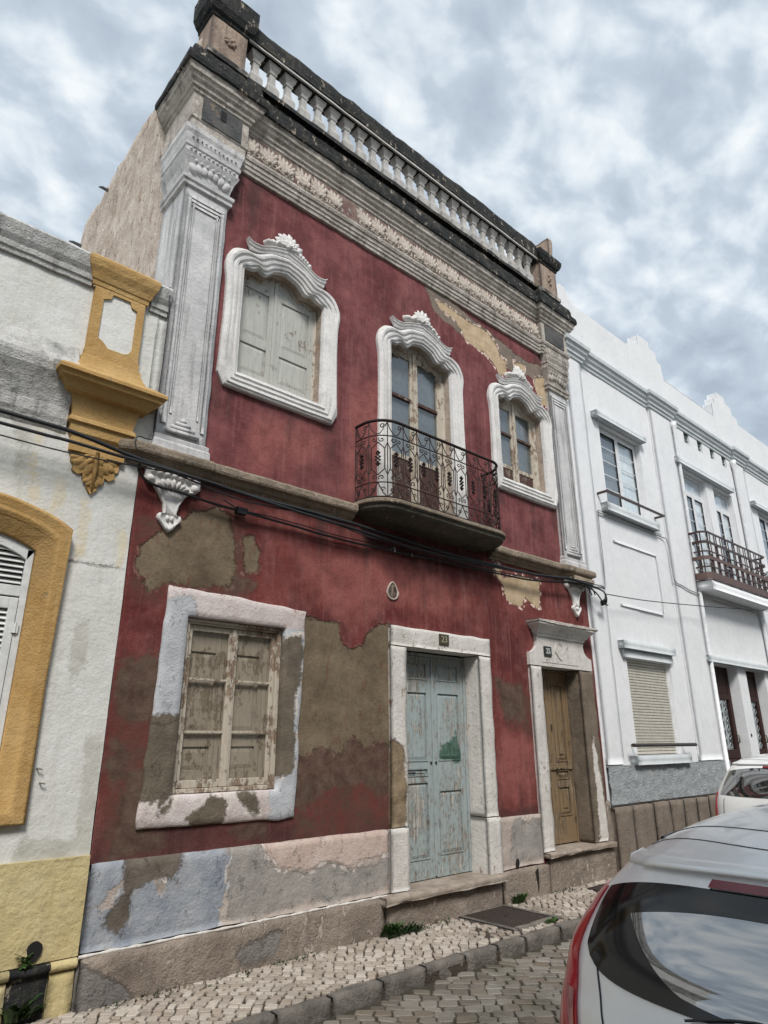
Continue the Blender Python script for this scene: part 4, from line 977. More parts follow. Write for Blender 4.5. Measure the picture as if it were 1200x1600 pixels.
st2 = MB().rbox(7.70, 9.30, -.125, .26, .44, .505, .03, .004, .014, 10).obj('door_sill', 'step', house, True)
y = .215
MB().box(7.94, 7.985, .20, .26, .51, 2.82).box(8.83, 8.859, .20, .26, .51, 2.82).box(7.985, 8.83, .20, .26, 2.79, 2.82).obj('door_frame', 'brown_door', d2, bevel=.004)
for a, c in ((7.987, 8.392), (8.398, 8.828)):
    P_ = [(.86, 1.24), (1.33, 1.45), (1.56, 2.62)]
    L = leaf_frame(MB(), a, c, .52, 2.788, y, .04, P_, .075).obj('door_leaf', 'brown_door', house, bevel=.003)
    for z0_, z1_ in P_:
        q = raised(MB(), a+.076, c-.076, z0_+.001, z1_-.001, y, .018)
        if z1_-z0_ > .3: q.box(a+.165, c-.165, y-.012, y+.004, z0_+.1, z1_-.1)
        q.obj('panel', 'brown_door', L, bevel=.002)
        fr = MB()
        for (q2, q3) in ((z0_, z0_+.016), (z1_-.016, z1_)): fr.box(a+.075, c-.075, y-.010, y+.012, q2, q3)
        for q_ in (a+.075, c-.091): fr.box(q_, q_+.016, y-.010, y+.012, z0_+.016, z1_-.016)
        fr.obj('panel_bead', 'brown_door', L)
    MB().box(a, c, y-.022, y-.001, 1.455, 1.495).obj('lock_rail', 'brown_door', L, bevel=.004)
MB().lump(8.44, 1.47, .016, .02, .05, y-.02, jit=0).tube([(8.44, y-.07, 1.47), (8.53, y-.07, 1.465)], .008, 6).obj('door_handle', 'brass', house, True)
MB().box(8.40, 8.425, y-.02, y-.001, 1.98, 2.06).obj('lock_plate', 'brass', house)
pn = MB().box(7.985, 8.165, -.073, -.055, 2.965, 3.105).obj('number_plate', 'plate_k', house, bevel=.012, label='small black house number tile over the brown door')
link('number', textmesh('25', .105, 'numw'), pn, Matrix.Translation((8.075, -.0755, 3.035))@RotX)
# --- corbels under the pilasters
def corbel(cx, s_=1.0):
    hf = [(.26, 4.20), (.27, 4.10), (.235, 4.06), (.18, 4.05), (.12, 3.98), (.075, 3.90), (.055, 3.82), (.06, 3.80), (.10, 3.795), (.115, 3.76), (.07, 3.71), (.035, 3.66), (0, 3.63)]
    o = [(cx+a*s_, z_) for a, z_ in hf]+[(cx-a*s_, z_) for a, z_ in reversed(hf[:-1])]
    hi = [(a*.82, z_+(.012 if z_ < 3.9 else 0)) for a, z_ in hf]
    n_ = len(o); r0 = [(x_, .0, z_) for x_, z_ in o]; r1 = [(x_, -.045, z_) for x_, z_ in o]
    inn = [(cx+(x_-cx)*.8, -.050, z_ if z_ > 3.7 else z_+.03) for x_, z_ in o]; inn2 = [(cx+(x_-cx)*.74, -.032, z_ if z_ > 3.7 else z_+.04) for x_, z_ in o]
    b = MB().rows([r0, r1, inn, inn2], closed=False); b.f.append(tuple(range(3*n_, 4*n_)))
    for i in range(7):
        a = (i-3)*.36; b.lump(cx+math.sin(a)*.13*s_, 4.02+math.cos(a)*.075, .022, .055, .045, -.03, rot=-a)
    for q in (-1, 1): b.lump(cx+q*.215*s_, 4.10, .045, .045, .04, -.03); b.lump(cx+q*.02, 3.76, .018, .03, .03, -.03)
    for i in range(7): b.lump(cx+(i-3)*.07*s_, 4.17, .034, .032, .06, -.02)
    b.rough(.004, 12).obj('corbel', 'white_trim', house, True)
corbel(2.375, 1.0); corbel(8.99, .95)
# clay pipe end above the blue door
b = MB()
pp = [(5.15+.085*math.cos(a)*(1-.35*max(0, math.sin(a))), -.012, 3.475+.095*math.sin(a)*(1.25 if math.sin(a) > 0 else .85)) for a in [2*math.pi*i/20 for i in range(21)]]
b.tube(pp, .013, 6).obj('pipe_ring', 'pipe', house, True)
b = MB(); b.v = [(x_, -.013, z_) for x_, _, z_ in pp[:-1]]; b.f = [tuple(range(20))]; b.obj('pipe_mouth', 'boards', house)

# --- balcony
BX0, BX1, BD, BR = 4.58, 6.90, .43, .30
def plan(off=0.):      # plan curve of the balcony, from the wall on the left round to the wall on the right
    pts = [(BX0-off, 0)]
    n_ = 10
    for i in range(n_+1):
        a = math.pi+math.pi/2*i/n_; pts.append((BX0+BR+(BR+off)*math.cos(a), -BD+BR+(BR+off)*math.sin(a)))
    m_ = 30
    for i in range(1, m_): pts.append((BX0+BR+(BX1-BX0-2*BR)*i/m_, -BD-off))
    for i in range(n_+1):
        a = 3*math.pi/2+math.pi/2*i/n_; pts.append((BX1-BR+(BR+off)*math.cos(a), -BD+BR+(BR+off)*math.sin(a)))
    pts.append((BX1+off, 0)); return pts
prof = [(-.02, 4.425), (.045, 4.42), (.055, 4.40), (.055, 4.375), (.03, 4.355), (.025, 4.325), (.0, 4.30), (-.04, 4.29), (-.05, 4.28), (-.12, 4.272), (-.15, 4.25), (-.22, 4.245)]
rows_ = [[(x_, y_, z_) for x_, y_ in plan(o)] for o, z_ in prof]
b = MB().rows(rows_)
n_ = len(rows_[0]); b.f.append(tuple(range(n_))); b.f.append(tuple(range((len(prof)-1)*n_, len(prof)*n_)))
balc = b.rough(.004, 8).obj('balcony', 'moss_shade', house, label='small balcony with rounded corners and a scrolled iron railing')
MB().rows([[(x_, y_, z_) for x_, y_ in plan(o)] for o, z_ in ((.0, 4.428), (.048, 4.428), (.060, 4.415), (.061, 4.385), (.05, 4.372))]).rough(.003, 9).obj('slab_lip', 'string', balc)
PL = plan(0.0); cum = [0]
for a, c in zip(PL, PL[1:]): cum.append(cum[-1]+math.hypot(c[0]-a[0], c[1]-a[1]))
TOT = cum[-1]
def on(s_, z_, out=0.):
    s_ = min(max(s_, 0), TOT-1e-6)
    for i in range(len(PL)-1):
        if cum[i+1] >= s_:
            f = (s_-cum[i])/(cum[i+1]-cum[i]); return (PL[i][0]+(PL[i+1][0]-PL[i][0])*f, PL[i][1]+(PL[i+1][1]-PL[i][1])*f-out, z_)
RT = 5.41
MB().tube([on(TOT*i/60, RT) for i in range(61)], .019, 8).obj('handrail', 'iron', balc, True)
for z_, r_ in ((5.215, .008), (4.63, .008), (4.455, .011)):
    MB().tube([on(TOT*i/60, z_) for i in range(61)], r_, 5).obj('rail', 'iron', balc)
NC = 13; CW = TOT/NC
def spiral(s0, z0, r0, turns, a0, sgn, shrink=.85, n=14):
    return [(s0+r0*(1-shrink*i/n)*math.cos(a0+sgn*turns*2*math.pi*i/n), z0+r0*(1-shrink*i/n)*math.sin(a0+sgn*turns*2*math.pi*i/n)) for i in range(n+1)]
for k in range(NC):
    b = MB(); c = (k+.5)*CW; h = CW/2
    def T(pts, r=.007): b.tube([on(a, z_) for a, z_ in pts], r, 4, False)
    T([(c-h, 4.455), (c-h, RT)], .0075)
    # top band: big C scroll with curled end
    T([(c-h, 5.39), (c-h*.72, 5.30), (c-h*.25, 5.235), (c+h*.2, 5.24), (c+h*.55, 5.30), (c+h*.62, 5.36)]); T([(c+h, 5.39), (c+h*.7, 5.33)])
    T(spiral(c+h*.45, 5.335, .035, .9, .6, 1))
    for q in (-1, 1):
        T(spiral(c+q*h*.38, 5.165, .036, 1.0, math.pi/2*(1+q*.6), q)); T(spiral(c+q*h*.38, 4.685, .036, 1.0, -math.pi/2*(1+q*.6), -q))
        # elongated hexagon
        T([(c+q*h*.98, 5.21), (c+q*h*.98, 5.12), (c, 5.03), ]) if False else None
        T([(c, 5.13), (c+q*h*.72, 5.05), (c+q*h*.72, 4.80), (c, 4.72)])
        T([(c+q*h, 5.13), (c+q*h*.72, 5.05)]); T([(c+q*h, 4.72), (c+q*h*.72, 4.80)])
        T([(c+q*h*.95, 4.46), (c+q*h*.55, 4.50), (c+q*h*.2, 4.58), (c, 4.63)]); T(spiral(c+q*h*.5, 4.545, .03, .9, 0, q))
    # cast flower in the hexagon
    for (du, dz_) in ((0, 0), (0, .045), (0, -.045), (.022, .02), (-.022, .02), (.022, -.02), (-.022, -.02), (0, .085), (0, -.085), (.016, .068), (-.016, .068), (.016, -.068), (-.016, -.068)):
        x_, y_, z_ = on(c+du, 4.925+dz_); b.tube([(x_, y_, z_-.014), (x_, y_, z_), (x_, y_, z_+.014)], [.006, .018, .006], 5)
    b.obj('scroll_panel', 'iron', balc)
MB().tube([on(TOT, 4.455), on(TOT, RT)], .0075, 4).obj('end_post', 'iron', balc)

# ================================================================== LEFT WHITE AND OCHRE BUILDING
lb = thing('white_house', 'low white house with ochre mouldings, yellow plinth and a ledge, left of the red house', 'house', (-3, 0, .05))
wall('front_wall', 'white_l', lb, -6.0, 2.055, .04, 5.83, 0, .06, [(.36, 1.36, 1.44, 3.30)], ('crackline', 'rust', 'drip'), .012, 1.6)
MB().box(-6, 2.1, .25, .3, 0, 5.8).box(-6, -5.9, .3, 8, 0, 5.8).box(-6, 2.05, 7.9, 8, 0, 5.8).box(-6, 2.12, .02, 8, 5.70, 5.82).box(1.98, 2.05, .3, 7.9, 0, 5.69).obj('rear_walls', 'white_l', lb)
capp = [(0, 5.80), (.03, 5.80), (.035, 5.84), (.05, 5.85), (.055, 5.90), (.085, 5.95), (.11, 6.03), (.12, 6.06), (.10, 6.09), (-.15, 6.10), (-.2, 5.8)]
MB().mould([(-6, 0), (1.40, 0)], capp, .1, .006).obj('parapet_cap', 'grime', lb)
MB().mould([(1.955, 0), (2.13, 0)], capp, .06, .003).obj('parapet_cap', 'grime', lb)
MB().mould([(-6, 0), (1.39, 0)], [(0, 4.30), (.02, 4.33), (.03, 4.38), (.045, 4.42), (.05, 4.52), (.075, 4.60), (.12, 4.70), (.155, 4.77), (.17, 4.84), (.165, 4.88), (.11, 4.96), (.05, 5.06), (.02, 5.12), (0, 5.14)], .08, .006).obj('ledge', 'grime', lb)
MB().rbox(2.05, 2.142, -.004, .03, 4.41, 5.81, .1, .001, .002).obj('corner_strip', 'white_l', lb, True)
MB().mould([(1.93, 0), (2.135, 0)], [(0, 4.30), (.01, 4.40), (.02, 4.66), (0, 4.8)], .08, .003).obj('ledge', 'white_l', lb)
oc = MB().mould([(1.42, .01), (1.42, -.045), (1.91, -.045), (1.91, .01)], [(0, 5.81), (.015, 5.82), (.02, 5.86), (.03, 5.87), (.045, 5.92), (.075, 5.98), (.09, 6.04), (.09, 6.07), (.06, 6.105), (-.06, 6.11)], .05, .003).obj('ochre_pier', 'ochre', lb)
poly = [(1.44, 5.16), (1.90, 5.16), (1.90, 5.815), (1.44, 5.815)]
pan = [(1.62, 5.215), (1.76, 5.215), (1.80, 5.23), (1.835, 5.29), (1.835, 5.71), (1.78, 5.73), (1.76, 5.785), (1.60, 5.785), (1.585, 5.73), (1.52, 5.70), (1.52, 5.29), (1.565, 5.27)]
outer = []
for (x_, z_) in pan:
    cx_, cz_ = 1.67, 5.49; dx_, dz_ = x_-cx_, z_-cz_; k_ = min(.23/abs(dx_) if abs(dx_) > 1e-6 else 9, .325/abs(dz_) if abs(dz_) > 1e-6 else 9); outer.append((cx_+dx_*k_, cz_+dz_*k_))
MB().rows([[(x_, .005, z_) for x_, z_ in outer], [(x_, -.055, z_) for x_, z_ in outer], [(x_, -.055, z_) for x_, z_ in pan], [(x_, -.036, z_) for x_, z_ in pan]], closed=True).box(1.437, 1.47, -.0548, .0, 5.16, 5.815).box(1.87, 1.903, -.0548, .0, 5.16, 5.815).box(1.47, 1.87, -.0548, 0, 5.79, 5.815).box(1.47, 1.87, -.0548, 0, 5.16, 5.21).obj('shaft', 'ochre', oc)
b = MB(); b.v = [(x_, -.036, z_) for x_, z_ in pan]; b.f = [tuple(range(len(pan)))]; b.obj('white_panel', 'white_l', oc)
MB().mould([(1.44, .01), (1.44, -.055), (1.90, -.055), (1.90, .01)], [(0, 5.16), (.012, 5.155), (.014, 5.08), (.03, 5.07), (.035, 5.03), (.05, 4.98), (.08, 4.92), (.10, 4.90)], .05, .003).obj('flared_base', 'ochre', oc)
MB().mould([(1.44, .01), (1.44, -.05), (1.90, -.05), (1.90, .01)], [(.12, 4.90), (.215, 4.835), (.235, 4.815), (.235, 4.785), (.21, 4.77), (.20, 4.74), (.17, 4.725), (.15, 4.70), (.12, 4.66), (.07, 4.645), (.055, 4.61), (.035, 4.52), (.03, 4.47), (.05, 4.455), (.055, 4.42), (.03, 4.41), (.025, 4.33), (.0, 4.30), (-.005, 4.22), (0, 4.17)], .05, .003).obj('bracket', 'ochre', oc)
MB().box(1.44, 1.90, -.05, .0, 4.17, 4.9).obj('bracket_core', 'ochre', oc)
random.seed(3); b = MB()
b.prism([(1.46, 4.20), (1.47, 4.08), (1.50, 4.06), (1.49, 4.01), (1.54, 3.98), (1.58, 4.0), (1.58, 3.95), (1.63, 3.93), (1.625, 3.88), (1.67, 3.83), (1.715, 3.88), (1.71, 3.93), (1.76, 3.95), (1.76, 4.0), (1.80, 3.98), (1.85, 4.01), (1.84, 4.06), (1.87, 4.08), (1.88, 4.20)], -.022, .0)
fan(b, 1.67, 4.20, .22, 9, math.pi-1.2, math.pi+1.2, .045, .016, -.020, False)
fan(b, 1.67, 4.22, .15, 7, math.pi-1.3, math.pi+1.3, .032, .03, -.020, False); fan(b, 1.67, 3.96, .09, 5, math.pi-1.2, math.pi+1.2, .025, .016, -.02, False)
b.tube([(1.67, -.04, 4.2), (1.67, -.05, 4.05), (1.67, -.03, 3.86)], [.02, .018, .008], 6)
b.rough(.006, 14).obj('leaf_ornament', 'ochre', oc, True)
# arched window with louvred shutters
def arc(hw_, zs_, rise, n=16, sh=0.):
    return [(.86+hw_*math.cos(math.pi*i/n), zs_+rise*math.sin(math.pi*i/n)**.85) for i in range(n+1)]
lw_in = [(1.33, 1.46), (1.325, 2.3)]+[(.86+.465*(1-2*i/16), 3.265+.12*(1-(1-2*i/16)**2)**.9) for i in range(17)]+[(.395, 2.3), (.39, 1.46)]
lw_out = [(1.555, 1.29), (1.55, 2.3)]+[(.86+.70*(1-2*i/16), 3.475+.19*(1-(1-2*i/16)**2)**.9) for i in range(17)]+[(.17, 2.3), (.165, 1.29)]
rows_ = []
for f, y_ in ((0, .06), (0, -.02), (.03, -.035), (.5, -.038), (.56, -.060), (.66, -.062), (.75, -.050), (.9, -.085), (1, -.08), (1, .01)):
    rows_.append([(a[0]+(c[0]-a[0])*f, y_ if (i > 1 and i < 19) or f < .5 else max(y_, -.048), a[1]+(c[1]-a[1])*f) for i, (a, c) in enumerate(zip(lw_in, lw_out))])
lw = MB().rows(rows_, closed=True).rough(.004, 6).obj('louvred_window', 'ochre', lb, True, label='arched window with white louvred shutters in an ochre surround')
fr_o = [(a[0]-.004*(1 if a[0] > .86 else -1), a[1]) for a in lw_in[:-1]]
b = MB().box(1.275, 1.325, .0, .07, 1.46, 3.27).box(.395, .445, .0, .07, 1.46, 3.27).box(.445, 1.275, .0, .07, 1.46, 1.52).box(.445, 1.275, .0, .07, 2.90, 2.98)
fo = [p_ for p_ in lw_in[2:19]]; b.rows([[(x_, .07, z_) for x_, z_ in fo], [(x_, .0, z_) for x_, z_ in fo], [(.86+(x_-.86)*.90, .0, z_-.075) for x_, z_ in fo], [(.86+(x_-.86)*.90, .07, z_-.075) for x_, z_ in fo]])
b.obj('frame', 'louvre', lw, bevel=.003)
for i in range(8):
    z_ = 3.0+i*.042; hw_ = .41 if z_ < 3.22 else .41*max(.1, 1-(z_-3.2)*2.2)
    MB().add([(.86-hw_, .015, z_), (.86+hw_, .015, z_), (.86+hw_, .055, z_+.034), (.86-hw_, .055, z_+.034), (.86-hw_, .022, z_-.004), (.86+hw_, .022, z_-.004), (.86+hw_, .062, z_+.030), (.86-hw_, .062, z_+.030)], [(0, 1, 2, 3), (4, 5, 6, 7), (0, 1, 5, 4)]).obj('slat', 'louvre', lw)
for a, c in ((.45, .857), (.863, 1.27)):
    leaf_frame(MB(), a, c, 1.53, 2.885, -.008, .04, [(1.60, 2.15), (2.22, 2.80)], .06).obj('shutter_leaf', 'louvre', lw, bevel=.004)
    for z0_, z1_ in ((1.60, 2.15), (2.22, 2.80)):
        n_ = 14
        for i in range(n_):
            z_ = z0_+(z1_-z0_)*i/n_
            MB().add([(a+.06, .0, z_+.002), (c-.06, .0, z_+.002), (c-.06, .03, z_+.034), (a+.06, .03, z_+.034), (a+.06, .006, z_-.003), (c-.06, .006, z_-.003)], [(0, 1, 2, 3), (0, 1, 5, 4)]).obj('slat', 'louvre', lw)
for z_ in (2.62, 1.8):
    MB().box(1.255, 1.30, -.016, -.009, z_, z_+.075).tube([(1.277, -.018, z_), (1.277, -.018, z_+.075)], .007, 6).obj('hinge', 'louvre', lw)
MB().box(.36, 1.36, .10, .12, 1.4, 3.5).obj('dark_backing', 'darkroom', lw)
# yellow plinth with drain slot
wall('plinth', 'yellow', lb, -6, 2.05, .40, 1.045, -.034, .05, [], (), .008, 3)
MB().box(-6, 2.05, -.033, 0, 1.03, 1.045).obj('plinth_top', 'yellow', lb)
for a, c in ((-6, 1.60), (1.86, 2.04)):
    MB().rbox(a, c, -.055, 0, -.02, .325, .06, .004, .008).obj('lower_plinth', 'yellow', lb, True)
    MB().tube([(a+(c-a)*i/20, -.05, .365) for i in range(21)], .032, 10).obj('roll_moulding', 'yellow', lb, True)
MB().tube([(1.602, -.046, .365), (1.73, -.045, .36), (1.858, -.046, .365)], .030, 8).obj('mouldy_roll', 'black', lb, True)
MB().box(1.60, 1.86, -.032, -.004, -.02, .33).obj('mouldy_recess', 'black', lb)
b = MB(); b.v = [(1.745+.05*math.cos(2*math.pi*i/20)*(1+.15*math.sin(i)), -.046, .48+.065*math.sin(2*math.pi*i/20)) for i in range(20)]; b.f = [tuple(range(20))]; b.obj('drain_hole', 'hole', lb)
tuft('wall_plant', 'leafy green plant sprouting at the drain hole in the yellow plinth', 1.69, -.05, .44, 16, .10, .025, 'leafg', 11, True, True, .016)
tuft('wall_plant', 'dark leafy plant growing in the mouldy recess under the yellow plinth', 1.70, -.06, .10, 30, .17, .07, 'leafd', 12, True, False, .022)
for (x_, z_) in ((1.59, 1.66), (1.625, 1.56)):
    MB().tube([(x_, 0, z_), (x_, -.03, z_), (x_+.03, -.035, z_-.005)], .006, 5).obj('hook', 'brass', lb)

# ================================================================== RIGHT WHITE BUILDING
rb = thing('white_building', 'clean white two storey building with stepped parapet and brown balcony, right of the red house', 'building', (16, 0, .05))
RH = [(10.37, 11.87, 5.80, 7.42), (13.72, 14.86, 4.86, 7.42), (15.26, 16.32, 4.86, 7.42), (17.95, 19.4, 5.80, 7.42), (10.37, 11.87, 1.62, 3.12), (13.70, 14.87, .1, 3.27), (15.30, 16.34, .1, 3.27)]
VX = [(13.42, 13.66), (14.11, 14.39), (14.80, 15.06), (15.47, 15.73), (16.14, 16.40)]
RH += [(a, c, 8.17, 8.47) for a, c in VX]
wall('front_wall', 'white_r', rb, 9.37, 22.0, .04, 8.75, 0, .075, RH, (), .006, 1.2)
MB().box(9.38, 22, .45, .5, 0, 8.6).box(9.38, 9.44, .5, 9, 0, 8.6).box(21.9, 22, .5, 9, 0, 8.6).box(9.38, 22, 9, 9.1, 0, 8.6).box(9.38, 22, .26, 9.1, 8.62, 8.72).obj('rear_walls', 'darkroom', rb)
# reveals
for (a, c, z0, z1) in RH: MB().rows([[(a, y_, z0), (c, y_, z0), (c, y_, z1), (a, y_, z1)] for y_ in (-.001, .26)], closed=True).obj('opening_reveal', 'white_r', rb)
# pilaster strips
for a, c in ((9.372, 9.86), (12.45, 13.40), (16.72, 17.35)):
    MB().rbox(a, c, -.055, .01, 1.50, 8.52, .12, .003, .005).obj('pilaster', 'white_r', rb, True)
# parapet with stepped crests
steps = [(9.38, 9.92), (9.50, 10.04), (9.68, 10.04), (9.72, 9.93), (9.80, 9.86), (9.92, 9.76), (11.95, 9.76), (12.05, 9.86), (12.25, 9.97), (12.50, 9.99), (12.52, 10.27), (12.98, 10.27), (13.0, 10.12), (13.28, 10.10), (13.30, 9.90), (13.46, 9.88), (13.50, 9.50), (16.15, 9.50), (16.17, 9.90), (16.35, 9.92), (16.36, 10.12), (16.55, 10.14), (16.57, 10.34), (17.05, 10.34), (17.06, 10.18), (17.40, 10.16), (17.42, 9.96), (17.7, 9.94), (17.74, 9.78), (22, 9.78)]
cw = MB().prism([(9.38, 8.6)]+steps+[(22, 8.6)], .0, .22)
cw.obj('parapet', 'white_r', rb, bevel=.015)
CPp = [(0, 8.43), (.02, 8.44), (.025, 8.50), (.05, 8.51), (.055, 8.56), (.09, 8.60), (.10, 8.66), (.135, 8.68), (.14, 8.755), (.12, 8.77), (0, 8.80)]
MB().mould([(9.38, -.0), (9.39, -.06), (9.90, -.06), (9.90, 0), (12.42, 0), (12.42, -.06), (13.44, -.06), (13.44, 0), (16.70, 0), (16.70, -.06), (17.40, -.06), (17.40, 0), (22, 0)], CPp).obj('cornice', 'cor_r', rb)
MB().tube([(13.52, .06, 9.56), (14.9, .06, 9.56), (16.16, .06, 9.56)], .028, 8).obj('parapet_pipe', 'brownrail', rb, True)
for a, c in VX:
    v_ = MB().box(a+.004, c-.004, .06, .10, 8.175, 8.465).obj('vent_grille', 'vent', rb)
    b = MB()
    for i in range(3):
        xx = a+.03+i*(c-a-.06)/2; b.box(xx-.012, xx+.012, .045, .06, 8.18, 8.46)
    for i in range(4):
        zz_ = 8.21+i*.075; b.box(a+.006, c-.006, .036, .0449, zz_-.01, zz_+.01)
    b.obj('grille_bars', 'vent', v_)
for i, (px_, z1) in enumerate(((13.47, 8.47), (16.66, 8.47))):
    MB().tube([(px_, -.07, .1), (px_, -.07, 4.3), (px_, -.07, 8.2), (px_, -.07, 8.32), (px_, -.07, 8.42)], [.042, .042, .042, .07, .075], 10).obj('downpipe', 'pvc', rb, True)
# lintels, sills, bars
for (a, c, z0, z1, y_) in ((10.12, 11.95, 7.44, 7.56, -.13), (13.30, 16.22, 7.44, 7.57, -.13), (17.48, 19.9, 7.44, 7.56, -.13), (10.14, 11.93, 3.26, 3.39, -.12), (10.22, 11.90, 3.125, 3.255, -.06), (13.33, 16.62, 3.275, 3.40, -.11)):
    MB().rbox(a, c, y_, 0, z0, z1, .2, .001, .004).obj('lintel', 'trim_r', rb, True)
for (a, c, z0, z1) in ((10.12, 12.0, 5.62, 5.77), (10.12, 11.95, 1.48, 1.615), (17.7, 19.6, 5.62, 5.77)):
    MB().rbox(a, c, -.13, .05, z0, z1, .2, .001, .004).obj('window_sill', 'trim_r', rb, True)
MB().box(10.03, 12.12, -.20, -.165, 5.905, 5.94).box(10.03, 10.065, -.165, .0, 5.905, 5.94).box(12.085, 12.12, -.165, .0, 5.905, 5.94).obj('window_bar', 'brownrail', rb)
MB().tube([(9.98, -.15, 1.77), (12.12, -.15, 1.77)], .028, 8).tube([(10.2, -.15, 1.77), (10.2, 0, 1.77)], .012, 6).tube([(11.9, -.15, 1.77), (11.9, 0, 1.77)], .012, 6).obj('window_bar', 'brownrail', rb, True)
# sunk relief panel
b = MB(); zt = 5.12
for (x0_, x1_, z0, z1) in ((10.38, 11.92, 5.11, 5.15), ): b.rbox(x0_, x1_, -.03, .0, z0, z1, .1, .001, .006)
b.rbox(11.88, 11.92, -.03, .0, 4.05, 5.105, .1, .001, .006).rbox(10.38, 11.88, -.03, 0, 3.99, 4.03, .1, .001, .006)
b.obj('relief_panel', 'white_r', rb, True)
# modern windows
def modern(parent, x0_, x1_, z0, z1, split, rowsL, transom=None, y=.10, lab='casement'):
    t_ = MB().box(x0_, x0_+.05, y, y+.06, z0, z1).box(x1_-.05, x1_, y, y+.06, z0, z1).box(x0_+.05, x1_-.05, y, y+.06, z1-.05, z1).box(x0_+.05, x1_-.05, y, y+.06, z0, z0+.05).obj('window', 'alu', parent, bevel=.003)
    zt_ = z1-.05
    if transom:
        MB().box(x0_+.05, x1_-.05, y-.002, y+.058, transom-.035, transom+.035).obj('transom', 'alu', t_)
        sheet(x0_+.055, x1_-.055, y+.03, transom+.036, z1-.055).obj('pane', 'glass_r', t_)
        zt_ = transom-.035
    for i, (a, c) in enumerate(((x0_+.052, split-.002), (split+.002, x1_-.052))):
        leaf_frame(MB(), a, c, z0+.052, zt_-.002, y-.012, .045, [(z0+.11, zt_-.06)], .055).obj('sash', 'alu', t_, bevel=.003)
        MB().box(a+.056, a+.063, y-.004, y+.02, z0+.111, zt_-.061).box(c-.063, c-.056, y-.004, y+.02, z0+.111, zt_-.061).box(a+.064, c-.064, y-.004, y+.02, zt_-.068, zt_-.061).obj('gasket', 'blackrub', t_)
        sheet(a+.064, c-.064, y+.014, z0+.112, zt_-.068).obj('pane', 'glass_r', t_)
        for k in range(1, rowsL):
            zz_ = z0+.11+(zt_-z0-.17)*k/rowsL; MB().box(a+.064, c-.064, y+.004, y+.013, zz_-.008, zz_+.008).obj('muntin', 'alu', t_)
        MB().box(a+.02, c-.02, y+.045, y+.05, z0+.05, zt_).obj('sky_backing', 'sky_backing_w' if i else 'sky_backing', t_)  # sheet tone stands in for what each leaf reflects
    if transom: MB().box(x0_+.03, x1_-.03, y+.045, y+.05, transom, z1).obj('sky_backing', 'sky_backing_w', t_)
    return t_
modern(rb, 10.375, 11.865, 5.805, 7.415, 11.12, 5)
modern(rb, 13.725, 14.855, 4.865, 7.415, 14.29, 7, 6.98)
modern(rb, 15.265, 16.315, 4.865, 7.415, 15.79, 7, 6.98)
modern(rb, 17.955, 19.395, 5.805, 7.415, 18.67, 5)
# roller shutter
rs = MB().box(10.375, 11.865, .11, .12, 1.625, 3.115).obj('roller_shutter', 'alu', rb)
for q in (10.375, 11.82): MB().box(q, q+.045, .05, .10, 1.625, 3.115).obj('guide_rail', 'alu', rs)
for i in range(32):
    z_ = 1.63+i*.0465
    MB().add([(10.42, .085, z_), (11.82, .085, z_), (11.82, .068, z_+.006), (10.42, .068, z_+.006), (11.82, .066, z_+.034), (10.42, .066, z_+.034), (11.82, .086, z_+.043), (10.42, .086, z_+.043), (11.82, .087, z_+.0465), (10.42, .087, z_+.0465)],
        [(0, 1, 2, 3), (3, 2, 4, 5), (5, 4, 6, 7), (7, 6, 8, 9)]).obj('slat', 'cream_slat', rs)
# dado and granite base
wall('dado', 'dado', rb, 9.37, 13.66, .96, 1.485, -.058, .035, [], (), .02, 9)
MB().box(9.37, 13.66, -.056, 0, 1.47, 1.485).obj('dado_top', 'dado', rb)
edges = [9.36, 9.87, 10.50, 11.03, 11.49, 11.96, 12.42, 12.95, 13.5]
for a, c in zip(edges, edges[1:]):
    MB().rbox(a+.003, c-.003, -.10+random.uniform(-.006, .006), 0, -.02, .93+random.uniform(-.006, .006), .08, .006, .010).obj('stone_slab', 'stone_r', rb, True)
MB().box(9.37, 22, -.06, 0, -.02, .92).obj('slab_backing', 'bed', rb)
# street doors
for a, c in ((13.71, 14.86), (15.31, 16.33)):
    d_ = leaf_frame(MB(), a, c, .15, 3.265, .20, .05, [(.35, 1.50), (1.66, 2.62), (2.72, 3.15)], .13).obj('street_door', 'dark_door', rb, bevel=.004)
    raised(MB(), a+.131, c-.131, .351, 1.499, .20).obj('panel', 'dark_door', d_); raised(MB(), a+.131, c-.131, 2.721, 3.149, .20).obj('panel', 'dark_door', d_)
    sheet(a+.131, c-.131, .235, 1.66, 2.62).obj('glass_panel', 'glass_r', d_)
    cx_ = (a+c)/2+.12; b = MB()
    for i in range(6):
        zc = 1.72+i*.17
        for q in (-1, 1): b.tube([(cx_+q*.02+p_[0], .225, p_[1]) for p_ in spiral(q*.09, zc, .08, 1.1, math.pi*(.5-.5*q), q)], .009, 4, False)
    for q in (-1, 1): b.tube([(cx_+q*.02, .225, 1.66), (cx_+q*.02, .225, 2.62)], .008, 4)
    b.obj('scroll_grille', 'grille', d_)
    MB().tube([(c-.07, .19, 1.95), (c-.07, .15, 1.93), (c-.07, .15, 1.80), (c-.07, .19, 1.78)], .014, 6).obj('door_handle', 'brass', d_, True)
MB().lump(15.02, 1.93, .03, .04, .02, -.0, jit=0).obj('doorbell', 'iron', rb, True)
